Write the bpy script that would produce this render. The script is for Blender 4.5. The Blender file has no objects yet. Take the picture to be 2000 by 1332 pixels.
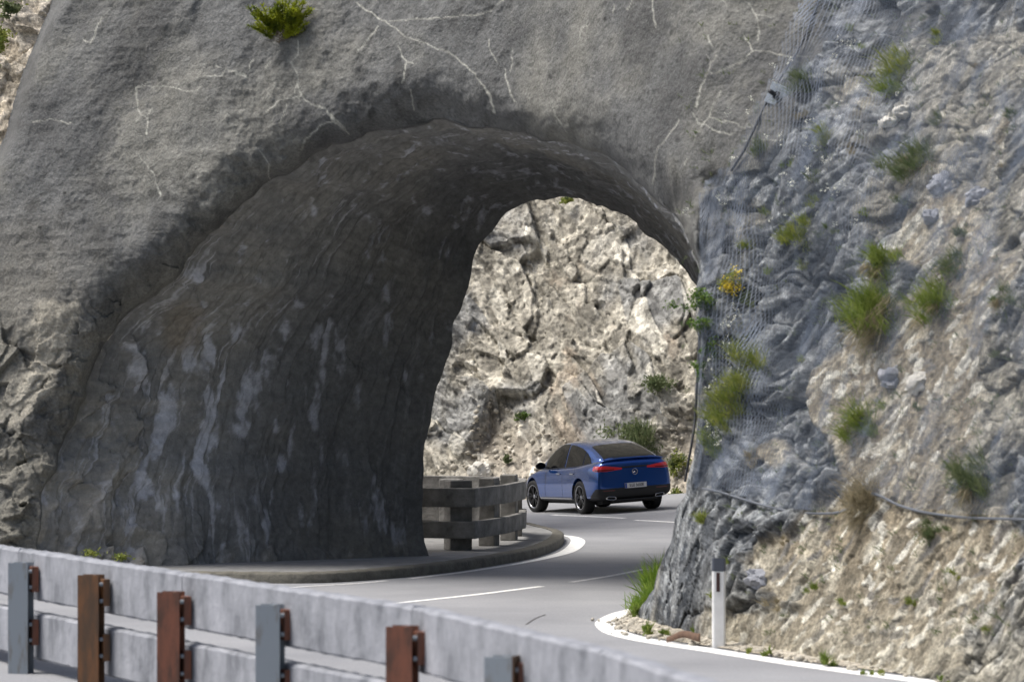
import bpy, bmesh, math, random
import numpy as np
from mathutils import Vector, Matrix
from mathutils.bvhtree import BVHTree
R = math.radians
scene = bpy.context.scene
COL = scene.collection

# ------------------------------------------------------------------ camera
F, H, CX, CY = 6500.0, 3.05, 1000.0, 732.0          # focal length in photo pixels, eye height, principal ray
cam_d = bpy.data.cameras.new('camera'); cam = bpy.data.objects.new('camera', cam_d); COL.objects.link(cam)
cam.location = (0, 0, H); cam.rotation_euler = (R(90), 0, 0)
cam_d.sensor_width = 36.0; cam_d.lens = F / 2000 * 36; cam_d.shift_y = 66 / 2000
cam_d.clip_end = 2000; cam_d.clip_start = 0.5
cam_d.dof.use_dof = True; cam_d.dof.focus_distance = 62; cam_d.dof.aperture_fstop = 2.5
scene.camera = cam
# ------------------------------------------------------------------ light
SUN_EL, SUN_AZ = 60, -91        # azimuth measured from +Y (away from camera) towards +X
w = bpy.data.worlds.new("World"); scene.world = w; w.use_nodes = True
nt = w.node_tree; bg = nt.nodes['Background']
sky = nt.nodes.new('ShaderNodeTexSky'); sky.sky_type = 'NISHITA'; sky.sun_disc = False
sky.sun_elevation = R(SUN_EL); sky.sun_rotation = R(SUN_AZ); sky.dust_density = 4.0; sky.air_density = 1.0; sky.ozone_density = 1.0
nt.links.new(sky.outputs[0], bg.inputs[0]); bg.inputs[1].default_value = 0.09
sd = bpy.data.lights.new('sun', 'SUN'); so = bpy.data.objects.new('sun', sd); COL.objects.link(so)
sd.energy = 2.3; sd.angle = R(26); sd.color = (1.0, 0.965, 0.90)
sdir = Vector((math.sin(R(SUN_AZ)) * math.cos(R(SUN_EL)), math.cos(R(SUN_AZ)) * math.cos(R(SUN_EL)), math.sin(R(SUN_EL))))
so.rotation_euler = sdir.to_track_quat('Z', 'Y').to_euler(); so.location = sdir * 60
vs = scene.view_settings; vs.view_transform = 'Standard'; vs.look = 'None'; vs.exposure = 0.92; vs.gamma = 1
scene.cycles.use_denoising = True
scene.cycles.max_bounces = 8; scene.cycles.transparent_max_bounces = 24

# ------------------------------------------------------------------ numpy noise
def _h(ix, iy, iz, s):
    with np.errstate(over='ignore'):
        h = ix.astype(np.uint32) * np.uint32(374761393) + iy.astype(np.uint32) * np.uint32(668265263) + iz.astype(np.uint32) * np.uint32(2147483647) + np.uint32((s * 974634777 + 12345) & 0xffffffff)
        h = (h ^ (h >> np.uint32(13))) * np.uint32(1274126177)
        h = (h ^ (h >> np.uint32(16))) * np.uint32(2246822519)
        h ^= h >> np.uint32(15)
    return (h & np.uint32(0xffffff)).astype(np.float32) / np.float32(0xffffff)
def vn(p, s=0):
    p = np.asarray(p, np.float32); i = np.floor(p).astype(np.int64); f = p - i; f = f * f * (3 - 2 * f)
    x, y, z = i[..., 0], i[..., 1], i[..., 2]; r = 0
    for dx in (0, 1):
        wx = f[..., 0] if dx else 1 - f[..., 0]
        for dy in (0, 1):
            wy = f[..., 1] if dy else 1 - f[..., 1]
            for dz in (0, 1):
                wz = f[..., 2] if dz else 1 - f[..., 2]
                r = r + wx * wy * wz * _h(x + dx, y + dy, z + dz, s)
    return r * 2 - 1
def fbm(p, sc, o=4, s=0, g=.5, ridged=False):
    p = np.asarray(p, np.float32) / sc; a = 1.0; t = 0; n = 0
    for k in range(o):
        v = vn(p, s + k * 7)
        if ridged: v = 1 - 2 * np.abs(v)
        t = t + a * v; n += a; a *= g; p = p * 2.03 + 11.3
    return t / n
def facet(p, sc, s=0, tilt=1.0):
    """faceted rock: every Worley cell is its own tilted plane; returns height (in units of sc), edge distance, random per cell"""
    q = np.asarray(p, np.float32).reshape(-1, 3) / sc; i = np.floor(q).astype(np.int64); n = len(q)
    b1 = np.full(n, 9., np.float32); b2 = np.full(n, 9., np.float32); hh = np.zeros(n, np.float32); rr = np.zeros(n, np.float32)
    for dx in (-1, 0, 1):
        for dy in (-1, 0, 1):
            for dz in (-1, 0, 1):
                x, y, z = i[:, 0] + dx, i[:, 1] + dy, i[:, 2] + dz
                c0, c1, c2 = _h(x, y, z, s), _h(x, y, z, s + 1), _h(x, y, z, s + 2)
                vx, vy, vz = q[:, 0] - x - c0, q[:, 1] - y - c1, q[:, 2] - z - c2
                d = np.sqrt(vx * vx + vy * vy + vz * vz)
                r = _h(x, y, z, s + 3)
                hv = tilt * ((c1 - .5) * 2 * vx + (c2 - .5) * 2 * vz + (c0 - .5) * vy) + (r - .5) * .9
                m = d < b1
                b2 = np.where(m, b1, np.minimum(b2, d)); b1 = np.where(m, d, b1); hh = np.where(m, hv, hh); rr = np.where(m, r, rr)
    sh = np.asarray(p).shape[:-1]
    return hh.reshape(sh), (b2 - b1).reshape(sh), rr.reshape(sh)
def ss(a, b, x):
    t = np.clip((x - a) / (b - a), 0, 1); return t * t * (3 - 2 * t)
def mixc(a, b, t):
    t = np.clip(np.asarray(t), 0, 1)[..., None]; return np.asarray(a) * (1 - t) + np.asarray(b) * t
def unproj(px, py, Y):
    return np.stack([(px - CX) * Y / F, Y + 0 * px, H + (CY - py) * Y / F], -1)
def project(P):
    return CX + F * P[..., 0] / P[..., 1], CY - F * (P[..., 2] - H) / P[..., 1]
def inpoly(x, y, poly):
    c = np.zeros(x.shape, bool); n = len(poly)
    for k in range(n):
        x1, y1 = poly[k]; x2, y2 = poly[(k + 1) % n]
        if y1 == y2: continue
        m = ((y1 > y) != (y2 > y)) & (x < (x2 - x1) * (y - y1) / (y2 - y1) + x1); c ^= m
    return c
def polydist(x, y, pts, w0=None):
    """distance to polyline, nearest point"""
    best = np.full(x.shape, 1e9); nx = np.zeros(x.shape); ny = np.zeros(x.shape)
    for (x1, y1), (x2, y2) in zip(pts[:-1], pts[1:]):
        dx, dy = x2 - x1, y2 - y1; L = dx * dx + dy * dy + 1e-9
        t = np.clip(((x - x1) * dx + (y - y1) * dy) / L, 0, 1); qx, qy = x1 + t * dx, y1 + t * dy
        d = np.hypot(x - qx, y - qy); m = d < best
        best = np.where(m, d, best); nx = np.where(m, qx, nx); ny = np.where(m, qy, ny)
    return best, nx, ny

# ------------------------------------------------------------------ materials
def newmat(name):
    m = bpy.data.materials.new(name); m.use_nodes = True
    n = m.node_tree.nodes; return m, n, m.node_tree.links, n['Principled BSDF']
def plain(name, col, rough=.6, metal=0., bump=0., bscale=40., var=.0, coat=0., vscale=3.):
    m, n, l, b = newmat(name)
    b.inputs['Base Color'].default_value = (*col, 1); b.inputs['Roughness'].default_value = rough; b.inputs['Metallic'].default_value = metal
    b.inputs['Coat Weight'].default_value = coat; b.inputs['Coat Roughness'].default_value = .04
    if bump or var:
        tc = n.new('ShaderNodeTexCoord')
    if bump:
        t = n.new('ShaderNodeTexNoise'); t.inputs['Scale'].default_value = bscale; t.inputs['Detail'].default_value = 5
        l.new(tc.outputs['Object'], t.inputs['Vector'])
        bp = n.new('ShaderNodeBump'); bp.inputs['Strength'].default_value = bump; bp.inputs['Distance'].default_value = .02
        l.new(t.outputs['Fac'], bp.inputs['Height']); l.new(bp.outputs[0], b.inputs['Normal'])
    if var:
        t = n.new('ShaderNodeTexNoise'); t.inputs['Scale'].default_value = vscale; t.inputs['Detail'].default_value = 6; t.inputs['Roughness'].default_value = .65
        l.new(tc.outputs['Object'], t.inputs['Vector'])
        r = n.new('ShaderNodeMapRange'); r.inputs[1].default_value = .3; r.inputs[2].default_value = .7; r.inputs[3].default_value = 1 - var; r.inputs[4].default_value = 1 + var
        l.new(t.outputs['Fac'], r.inputs[0])
        mx = n.new('ShaderNodeVectorMath'); mx.operation = 'SCALE'; mx.inputs[0].default_value = col
        l.new(r.outputs[0], mx.inputs['Scale']); l.new(mx.outputs[0], b.inputs['Base Color'])
    return m
def vcol(name, rough=.9, bump=.6, bscale=8., bdist=.05, fine=.25, fscale=14., spec=.3, cells=0, cb=.6):
    """vertex colour attribute (the stone's own colour, plus painted shade in the vault) x fine grain, with bump"""
    m, n, l, b = newmat(name)
    b.inputs['Roughness'].default_value = rough; b.inputs['Specular IOR Level'].default_value = spec
    a = n.new('ShaderNodeVertexColor'); a.layer_name = 'Col'
    tc = n.new('ShaderNodeTexCoord')
    t = n.new('ShaderNodeTexNoise'); t.inputs['Scale'].default_value = fscale; t.inputs['Detail'].default_value = 7; t.inputs['Roughness'].default_value = .7
    l.new(tc.outputs['Object'], t.inputs['Vector'])
    r = n.new('ShaderNodeMapRange'); r.inputs[1].default_value = .3; r.inputs[2].default_value = .7; r.inputs[3].default_value = 1 - fine; r.inputs[4].default_value = 1 + fine
    l.new(t.outputs['Fac'], r.inputs[0])
    mx = n.new('ShaderNodeVectorMath'); mx.operation = 'SCALE'; l.new(a.outputs['Color'], mx.inputs[0]); l.new(r.outputs[0], mx.inputs['Scale'])
    l.new(mx.outputs[0], b.inputs['Base Color'])
    t2 = n.new('ShaderNodeTexNoise'); t2.inputs['Scale'].default_value = bscale; t2.inputs['Detail'].default_value = 8; t2.inputs['Roughness'].default_value = .68
    l.new(tc.outputs['Object'], t2.inputs['Vector'])
    bp = n.new('ShaderNodeBump'); bp.inputs['Strength'].default_value = bump; bp.inputs['Distance'].default_value = bdist
    l.new(t2.outputs['Fac'], bp.inputs['Height']); l.new(bp.outputs[0], b.inputs['Normal'])
    if cells:      # broken stone: angular chips, each with its own tone
        prev = mx.outputs[0]; pb = bp
        for sc, am in ((cells, .30), (cells * 2.7, .26)):
            v = n.new('ShaderNodeTexVoronoi'); v.inputs['Scale'].default_value = sc
            dn = n.new('ShaderNodeTexNoise'); dn.inputs['Scale'].default_value = sc * .6; dn.inputs['Detail'].default_value = 3
            l.new(tc.outputs['Object'], dn.inputs['Vector'])
            ad = n.new('ShaderNodeVectorMath'); ad.operation = 'MULTIPLY_ADD'; l.new(dn.outputs['Color'], ad.inputs[0]); ad.inputs[1].default_value = (.9 / sc, .9 / sc, .9 / sc); l.new(tc.outputs['Object'], ad.inputs[2])
            l.new(ad.outputs[0], v.inputs['Vector'])
            sp = n.new('ShaderNodeSeparateColor'); l.new(v.outputs['Color'], sp.inputs[0])
            rr = n.new('ShaderNodeMapRange'); rr.inputs[3].default_value = 1 - am * 1.15; rr.inputs[4].default_value = 1 + am; l.new(sp.outputs[0], rr.inputs[0])
            m2 = n.new('ShaderNodeVectorMath'); m2.operation = 'SCALE'; l.new(prev, m2.inputs[0]); l.new(rr.outputs[0], m2.inputs['Scale']); prev = m2.outputs[0]
            b2 = n.new('ShaderNodeBump'); b2.inputs['Strength'].default_value = cb; b2.inputs['Distance'].default_value = .35 / sc; l.new(sp.outputs[1], b2.inputs['Height']); l.new(pb.outputs[0], b2.inputs['Normal']); pb = b2
        l.new(prev, b.inputs['Base Color']); l.new(pb.outputs[0], b.inputs['Normal'])
    return m
M = {}
M['shotcrete'] = vcol('sprayed_concrete', .92, 1.0, 15, .06, .38, 24)
M['vault'] = vcol('vault_rock', .8, .8, 5, .06, .25, 12, .35)
M['rock'] = vcol('cliff_rock', .9, .9, 5, .08, .3, 10, cells=13)
M['farrock'] = vcol('far_rock', .9, .9, 3, .12, .22, 6, cells=3.5, cb=.25)
M['leaf'] = None

def link(name, me, mat=None, parent=None, smooth=True):
    o = bpy.data.objects.new(name, me); COL.objects.link(o)
    if mat is not None:
        for m_ in (mat if isinstance(mat, (list, tuple)) else [mat]): me.materials.append(m_)
    if smooth: me.polygons.foreach_set('use_smooth', [True] * len(me.polygons))
    if parent is not None: o.parent = parent
    return o
def npmesh(name, V, Q, col=None):
    """vertices (n,3), quads (m,4) or tris (m,3)"""
    me = bpy.data.meshes.new(name); V = np.ascontiguousarray(V, np.float32); Q = np.ascontiguousarray(Q, np.int32); k = Q.shape[1]
    used = np.zeros(len(V), bool); used[Q.ravel()] = True; idx = np.cumsum(used) - 1; V = V[used]; Q = idx[Q].astype(np.int32)
    me.vertices.add(len(V)); me.vertices.foreach_set('co', V.ravel())
    me.loops.add(Q.size); me.loops.foreach_set('vertex_index', Q.ravel())
    me.polygons.add(len(Q)); me.polygons.foreach_set('loop_start', np.arange(0, Q.size, k, dtype=np.int32)); me.polygons.foreach_set('loop_total', np.full(len(Q), k, np.int32))
    if col is not None:
        col = np.asarray(col, np.float32).reshape(-1, 3)[used]
        a = me.color_attributes.new('Col', 'FLOAT_COLOR', 'POINT')
        a.data.foreach_set('color', np.concatenate([col, np.ones((len(col), 1), np.float32)], 1).ravel())
    me.update(calc_edges=True); me.validate(); return me
def grid_quads(nr, nc, keep=None):
    a = (np.arange(nr - 1)[:, None] * nc + np.arange(nc - 1)[None, :])
    q = np.stack([a, a + nc, a + nc + 1, a + 1], -1)
    return q[keep] if keep is not None else q.reshape(-1, 4)
def tag(o, label=None, cat=None, group=None, kind=None):
    if label: o['label'] = label
    if cat: o['category'] = cat
    if group: o['group'] = group
    if kind: o['kind'] = kind
    return o
def empty(name, loc=(0, 0, 0), rz=0):
    o = bpy.data.objects.new(name, None); COL.objects.link(o); o.location = loc; o.rotation_euler = (0, 0, rz); o.empty_display_size = .2; return o
def copy_tree(o, parent=None):
    c = o.copy(); COL.objects.link(c)
    if parent is not None: c.parent = parent
    for ch in list(o.children): copy_tree(ch, c)
    return c

# ------------------------------------------------------------------ road surface height
def zr(X, Y):
    X = np.asarray(X, float); Y = np.asarray(Y, float)
    return .068 * (np.clip(X, -1.5, 7) - 1.56) * ss(63, 70, Y) * ss(-4, 1, X)
def rp(px, py, z0=0.):
    """road point seen at a photo pixel"""
    Y = (H - z0) * F / (py - CY)
    for _ in range(6):
        X = (px - CX) * Y / F; Y = (H - z0 - float(zr(X, Y))) * F / (py - CY)
    return ((px - CX) * Y / F, Y)
def smooth_path(pts, n=8, closed=False):
    out = []; P = [Vector((*p, 0)[:3]) for p in pts]
    for i in range(len(P) - 1):
        p0 = P[i - 1] if i else P[i] * 2 - P[i + 1]; p1, p2 = P[i], P[i + 1]; p3 = P[i + 2] if i + 2 < len(P) else P[i + 1] * 2 - P[i]
        for k in range(n):
            t = k / n
            out.append(.5 * ((2 * p1) + (p2 - p0) * t + (2 * p0 - 5 * p1 + 4 * p2 - p3) * t * t + (3 * p1 - p0 - 3 * p2 + p3) * t ** 3))
    out.append(P[-1]); return out
# ================================================================== ROCK MASSIF WITH THE TUNNEL
def jitter_poly(pts, step, amp, sc, seed):
    P = [(p.x, p.y) for p in smooth_path(pts, 10)]
    seg = np.array(P); d = np.r_[0, np.cumsum(np.hypot(*np.diff(seg, axis=0).T))]
    n = int(d[-1] / step) + 1; t = np.linspace(0, d[-1], n)
    x = np.interp(t, d, seg[:, 0]); y = np.interp(t, d, seg[:, 1])
    tx = np.gradient(x); ty = np.gradient(y); L = np.hypot(tx, ty) + 1e-9
    j = fbm(np.stack([x, y, 0 * x], -1), sc, 4, seed) * amp * ss(0, 40, t) * ss(0, 40, d[-1] - t)
    return np.stack([x - ty / L * j, y + tx / L * j], -1), t / d[-1]
RIM = [(66, 1230), (68, 1160), (75, 1060), (92, 960), (122, 870), (158, 780), (190, 700), (240, 628), (310, 575), (372, 508), (425, 440), (478, 388), (540, 350), (615, 305), (690, 270), (750, 252), (820, 242), (890, 240), (950, 248), (1010, 262), (1060, 273), (1120, 285), (1170, 298), (1215, 325), (1255, 365), (1290, 396), (1322, 424), (1343, 465), (1356, 520), (1363, 600), (1362, 700), (1356, 800), (1349, 900), (1334, 970), (1324, 1010), (1305, 1080), (1276, 1150), (1252, 1200), (1242, 1260)]
rim, rt = jitter_poly(RIM, 4.0, 15, 48, 3)
rim_l = [tuple(p) for p in rim]
FK = np.array([(-1200, 54), (-600, 52), (0, 49.5), (300, 48.5), (600, 47), (1000, 44.5), (1250, 41.6), (1330, 39.0), (1400, 37.8), (1500, 36.8), (1700, 34.6), (2000, 31.5), (2600, 27), (3200, 24)])
_fx = np.arange(-1400, 3400, 10.); _ff = np.interp(_fx, FK[:, 0], FK[:, 1]); _ff = np.convolve(np.pad(_ff, 16, 'edge'), np.hanning(33) / np.hanning(33).sum(), 'valid')
_kw = np.hanning(91); _fs = np.convolve(np.pad(np.interp(_fx, FK[:, 0], FK[:, 1]), 45, 'edge'), _kw / _kw.sum(), 'valid')
def baseY(px, py):
    ws = ss(720, 250, py); f = np.interp(px, _fx, _ff) * (1 - ws) + np.interp(px, _fx, _fs) * ws; t = .22 + .55 * (ss(1300, 1560, px) * (1 - ws) + ss(1150, 1850, px) * ws) + .06 * ss(400, -200, px)
    t = t + .05 * np.clip((600 - py) / 600, 0, 2)
    return (f + t * H) / np.maximum(1 - t * (CY - py) / F, .3)
def lipY(d, px, py):
    k_ = ss(1290, 1350, px); r = 105. * (1 - k_) + 24. * k_; dep = (1.15 * (1 - k_) + .45 * k_) * (1 - .75 * ss(780, 1020, py) * (1 - k_))
    q = np.clip(1 - d / r, 0, 1); return dep * (1 - np.sqrt(np.maximum(1 - q * q, 0)))
gx = np.r_[np.arange(-1000, -260, 60), np.arange(-250, -50, 6), np.arange(-50, 2050, 2.3), np.arange(2053, 2450, 5), np.arange(2480, 3100, 50)]
gy = np.r_[np.arange(-1500, -60, 60), np.arange(-40, 1345, 2.3), np.arange(1370, 1600, 60)]
PX, PY = np.meshgrid(gx, gy)
ins = inpoly(PX, PY, rim_l + [(1242, 1800), (66, 1800)])
m_near = (PX > -60) & (PX < 1560)
dist = np.full(PX.shape, 999.); qx = PX.copy(); qy = PY.copy()
sub = rim_l[::3] + [rim_l[-1]]
dd, q1, q2 = polydist(PX[m_near], PY[m_near], sub); dist[m_near] = dd; qx[m_near] = q1; qy[m_near] = q2
keepv = ~ins
# vertices just inside get snapped on to the rim
nb = np.zeros_like(keepv)
for sy, sx in ((0, 1), (0, -1), (1, 0), (-1, 0), (1, 1), (1, -1), (-1, 1), (-1, -1)):
    nb |= np.roll(np.roll(keepv, sy, 0), sx, 1)
snap = ins & nb & (dist < 8)
PXs = np.where(snap, qx, PX); PYs = np.where(snap, qy, PY); ds = np.where(snap, 0, dist)
okv = keepv | snap
_q = np.stack([PXs / 90., PYs / 90., 0 * PXs], -1); dsn = np.clip(ds + ss(4, 40, ds) * (24 * fbm(_q, 1., 4, 29) + 6 * fbm(_q, .22, 3, 30)), 0, 999)
Y0 = baseY(PXs, PYs) + lipY(dsn, PXs, PYs)
P = unproj(PXs, PYs, Y0)
fc = ss(1330, 1420, PXs) * (1 - ss(720, 250, PYs)) + ss(1200, 1650, PXs) * ss(720, 250, PYs)                                    # 0 tunnel face .. 1 cliff by the road
seam = [(1720, -400), (1640, -40), (1612, 20), (1610, 100), (1565, 150), (1560, 210), (1530, 280), (1490, 335), (1440, 345), (1402, 350), (1374, 420), (1366, 520), (1362, 560)]
sy_ = np.array([s[1] for s in seam]); sx_ = np.array([s[0] for s in seam])
seamx = np.interp(PYs, sy_, sx_) + 8 * fbm(P, .5, 3, 91)
isrock = ss(-6, 6, PXs - seamx) * (PYs < 560) + (PYs >= 560) * (PXs > 1000)
edge = ss(0, 16, ds)
nrm = np.stack([-.9 * fc, -(1 - fc) - .38 * fc, .22 + .12 * fc], -1); nrm /= np.linalg.norm(nrm, axis=-1, keepdims=True)
# --- sprayed concrete relief: broad swells, lumps, drips
lowf = fbm(P, 2.6, 3, 1) * .32 + fbm(P * np.array([1, 1, .6]), .9, 4, 5) * .15 + fbm(P * np.array([.7, 1, 1.6]), .45, 3, 6, .5, True) * .035
pitm = .5 + .8 * ss(-.1, .4, fbm(P, 1.3, 3, 23)); grit = (fbm(P, .17, 4, 9, .65) * .034 + fbm(P, .06, 2, 19) * .012) * pitm
# --- left flank, rugged rock low down
rugm = np.clip(ss(430, 120, PXs) * ss(560, 760, PYs) + .7 * ss(70, 10, ds) * ss(420, 520, PYs) * (PXs < 600), 0, 1) * (1 - isrock)
pr = P * np.array([1.3, 1, .7]) + fbm(P, 1.2, 3, 44)[..., None] * .4
dense = (PX > -255) & (PX < 2452) & (PY > -60) & (PY < 1360) & okv
h1 = np.zeros(PX.shape); e1 = h1.copy(); r1 = h1.copy(); h2 = h1.copy(); e2 = h1.copy(); r2 = h1.copy(); h3 = h1.copy(); r3 = h1.copy()
sel = dense & ((PXs > 1225) | (rugm > .02))
a_, b_ = math.cos(.9), math.sin(.9)
strat = np.stack([P[..., 0] * 1.0, (P[..., 1] * a_ + P[..., 2] * b_) * 1.25, (-P[..., 1] * b_ + P[..., 2] * a_) * .55], -1) + fbm(P, 1.0, 3, 61)[..., None] * .35
ps = strat[sel]
h1[sel], e1[sel], r1[sel] = facet(ps, 1.1, 100, 1.0)
h2[sel], e2[sel], r2[sel] = facet(ps, .38, 200, 1.0)
h3[sel], _, r3[sel] = facet(ps, .13, 300, 1.1)
# soil / scree blobs on the cliff (loose, smoother)
def blob(cx, cy, rx, ry, rot=0):
    c, s = math.cos(rot), math.sin(rot); u = (PXs - cx) * c + (PYs - cy) * s; v = -(PXs - cx) * s + (PYs - cy) * c
    return np.exp(-((u / rx) ** 2 + (v / ry) ** 2))
soil = 1.5 * blob(1790, 650, 170, 60, -.5) + 1.4 * blob(1755, 880, 95, 170, .1) + .8 * blob(1560, 1110, 110, 70) + blob(1700, 1120, 130, 90, .2) + .9 * blob(1500, 1230, 180, 35, .1) + .8 * blob(1850, 1180, 120, 90) \
    + .8 * blob(1830, 430, 70, 70) + .6 * blob(1950, 250, 30, 60) + .7 * blob(1640, 1010, 60, 30) + .8 * blob(1930, 1060, 90, 60) + .6 * blob(1500, 880, 60, 40) + .7 * blob(1620, 1270, 300, 30, .12) + .8 * blob(1860, 760, 70, 130) + .7 * blob(1850, 480, 110, 60) + .6 * blob(1620, 800, 50, 60)
sn = fbm(P, .8, 5, 71) ; sn2 = fbm(P, .25, 4, 74)
soilm = ss(.32, .50, soil + .30 * sn + .18 * sn2) * fc
rockd = (h1 * .12 + h2 * .075 + h3 * .026 - .07 * ss(.07, 0, e1) - .035 * ss(.09, 0, e2) + fbm(P, .5, 4, 81, .55, True) * .035 + fbm(P, 1.6, 3, 82) * .12)
soild = fbm(P, .7, 3, 83) * .07 + fbm(P, .08, 3, 84, .6) * .022 + np.maximum(h3, -.2) * .025 + h1 * .035
apron = ss(1.1, .0, P[..., 2]) * fc
disp_r = rockd * (1 - soilm) + soild * soilm
disp_f = lowf + grit + rugm * (h1 * .24 + h2 * .12 + h3 * .03 - .1)
disp = (disp_f * (1 - isrock) + disp_r * isrock)
disp = disp * edge
# hollow beside the right springing of the arch, ledge shadows over the crown
hol = blob(1312, 392, 26, 34) * .55 + blob(1392, 352, 26, 16) * .25
ly_ = np.interp(PXs, [640, 760, 820, 900, 1000, 1120, 1220], [290, 205, 186, 200, 240, 262, 300]); led = ss(-10, 22, PYs - ly_) * ss(90, 30, PYs - ly_) * ss(660, 780, PXs) * ss(1240, 1140, PXs) * .22
disp = disp - (hol + led) * edge
D = P + nrm * disp[..., None]
D = np.where((dist > 400)[..., None] & (~dense)[..., None], P + nrm * (lowf * 1.5)[..., None], D)
# --- colours (the stone's own)
gf = fbm(P, 1.8, 4, 31); g2 = fbm(P, .5, 4, 33); g3 = fbm(P, .12, 3, 35)
c = mixc((.185, .183, .186), (.255, .245, .228), ss(-.25, .35, gf + .3 * g2))
c = mixc(c, (.115, .113, .116), ss(.0, .45, fbm(P, 1.1, 4, 37) + .45 * g3 + .15 * g2) * .8)
c = mixc(c, (.09, .088, .088), ss(.25, .55, fbm(P, .35, 4, 39, .65) + .5 * fbm(P, 2.5, 2, 40)) * .6)
c = c * (1 + .42 * g3[..., None] + .16 * g2[..., None])
c = mixc(c, (.30, .275, .24), ss(260, 40, PXs) * ss(350, 600, PYs) * .6)
pale = [(75, 600), (150, 588), (142, 640), (112, 700), (95, 760), (60, 800), (8, 838), (28, 760), (55, 700), (48, 640)]
pd, _, _ = polydist(PXs, PYs, pale + pale[:1]); pin = inpoly(PXs, PYs, pale); psd = np.where(pin, pd, -pd)
c = mixc(c, mixc((.16, .155, .15), (.36, .33, .28), ss(-.2, .6, r2 - .4 + sn)), rugm * .6)
c = mixc(c, (.52, .47, .40) * (1 + .3 * (r2 - .5) + .25 * (r3 - .5))[..., None], ss(-10, 10, psd + 22 * sn2 + 8 * sn) * .85)
# grey lumps / black weep spots
for (sx1, sy1, sr) in [(308, 37, 5), (258, 73, 4), (127, 379, 5), (115, 298, 16), (152, 331, 4), (173, 231, 6), (312, 152, 7), (370, 172, 6), (1012, 122, 6), (1074, 150, 6), (1182, 10, 4), (1181, 42, 4), (885, 4, 6), (80, 448, 5), (607, 228, 5), (1272, 298, 6)]:
    c = mixc(c, (.05, .05, .05), ss(1.0, .4, np.hypot(PXs - sx1, (PYs - sy1) * .9) / sr) * (.75 if sr < 9 else .75 * ss(.1, .5, g3 + r3)))
rock = mixc((.052, .059, .073), (.165, .172, .188), ss(-.4, .45, .6 * sn + 1.1 * (r2 - .5) + .25 * sn2 + .6 * (r3 - .5) + .3 * (r1 - .5)))
rock = mixc(rock, (.40, .405, .42), ss(.50, .78, fbm(strat, .38, 5, 401, .65, True) + .22 * r3 + .22 * sn) * .7)
rock = mixc(rock, (.36, .325, .265), ss(.12, .55, fbm(P, 1.5, 4, 411) + .35 * sn2 + .45 * ss(1480, 1950, PXs)) * .8)
rock = mixc(rock, (.32, .30, .27), ss(1600, 1900, PXs) * ss(-.3, .5, sn + sn2) * .7)
soilc = mixc((.30, .25, .185), (.42, .375, .305), ss(-.4, .5, sn2 + (r3 - .5))); soilc = mixc(soilc, (.58, .55, .50), ss(.78, .9, r3) * .8)
soilc = mixc(soilc, (.27, .26, .26), ss(.12, .04, r3) * .7)
soilc = soilc * .94
rock = mixc(rock, soilc, soilm)
rock = mixc(rock, (.40, .36, .29), apron * .45 * ss(1260, 1420, PXs))
rock = rock * (1 + .45 * g3[..., None] + .45 * (r3 - .5)[..., None])
c = mixc(c, rock, isrock)
# white calcite cracks
CR = []
def crk(off, k, *lines):
    for wd, pts in lines: CR.append((wd, [(off + x / k, y / k) for x, y in pts]))
crk(0, 2.664, (1.6, [(570, 45), (540, 75), (510, 140), (475, 215), (430, 200)]), (1.5, [(790, 410), (705, 440), (710, 500), (720, 570), (735, 605), (770, 610), (785, 560)]),
    (1.8, [(735, 605), (712, 625)]), (1.8, [(770, 610), (760, 700)]), (1.3, [(705, 440), (820, 440), (900, 455), (975, 485), (1030, 480), (1060, 465)]), (1.1, [(1080, 410), (1160, 410), (1180, 370), (1130, 355)]),
    (4.5, [(1195, 378), (1240, 395), (1280, 405)]), (1.2, [(1325, 315), (1310, 345), (1300, 385)]), (1.6, [(1415, 325), (1395, 365)]),
    (1.7, [(1550, 215), (1545, 290), (1510, 335), (1545, 390), (1550, 440), (1570, 510), (1640, 545), (1690, 575), (1730, 620), (1805, 690)]), (1.1, [(1550, 440), (1530, 490)]),
    (1.2, [(1570, 510), (1450, 530), (1395, 590)]), (1, [(1490, 540), (1480, 590), (1450, 640)]), (1.7, [(720, 800), (760, 860), (795, 910), (820, 970), (840, 1025)]),
    (1.4, [(1350, 790), (1390, 860), (1400, 950)]), (1.1, [(170, 630), (260, 615), (320, 635), (380, 640)]), (1.4, [(1570, 790), (1600, 720), (1660, 650), (1730, 640)]))
crk(600, 2.5, (1.6, [(245, 15), (300, 55), (350, 90), (400, 125), (450, 160), (480, 185)]), (1.3, [(950, 0), (900, 45), (820, 75), (700, 95), (600, 100), (480, 100), (400, 110)]),
    (1.5, [(345, 130), (300, 195), (250, 260)]), (1.6, [(450, 235), (465, 285), (490, 310), (475, 360), (460, 415)]), (1.3, [(490, 310), (520, 318)]), (1.1, [(480, 185), (550, 215), (620, 235)]),
    (2.0, [(620, 235), (700, 270), (790, 330), (850, 390), (890, 450), (915, 510), (918, 545)]), (1.2, [(885, 185), (890, 240), (930, 300)]), (1.4, [(970, 335), (975, 390), (1000, 460), (1015, 490)]),
    (1.0, [(998, 225), (998, 340)]), (1.6, [(1360, 130), (1330, 165), (1332, 190)]), (1.3, [(1595, 0), (1560, 65)]), (1, [(1500, 30), (1490, 75)]), (1.3, [(1200, 525), (1205, 575), (1265, 640)]),
    (1.2, [(1820, 600), (1760, 680), (1710, 750), (1697, 840), (1690, 900)]), (1.6, [(505, 450), (515, 515)]), (1.7, [(20, 505), (80, 530), (130, 600), (200, 650)]), (1, [(1690, 0), (1700, 140)]))
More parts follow.
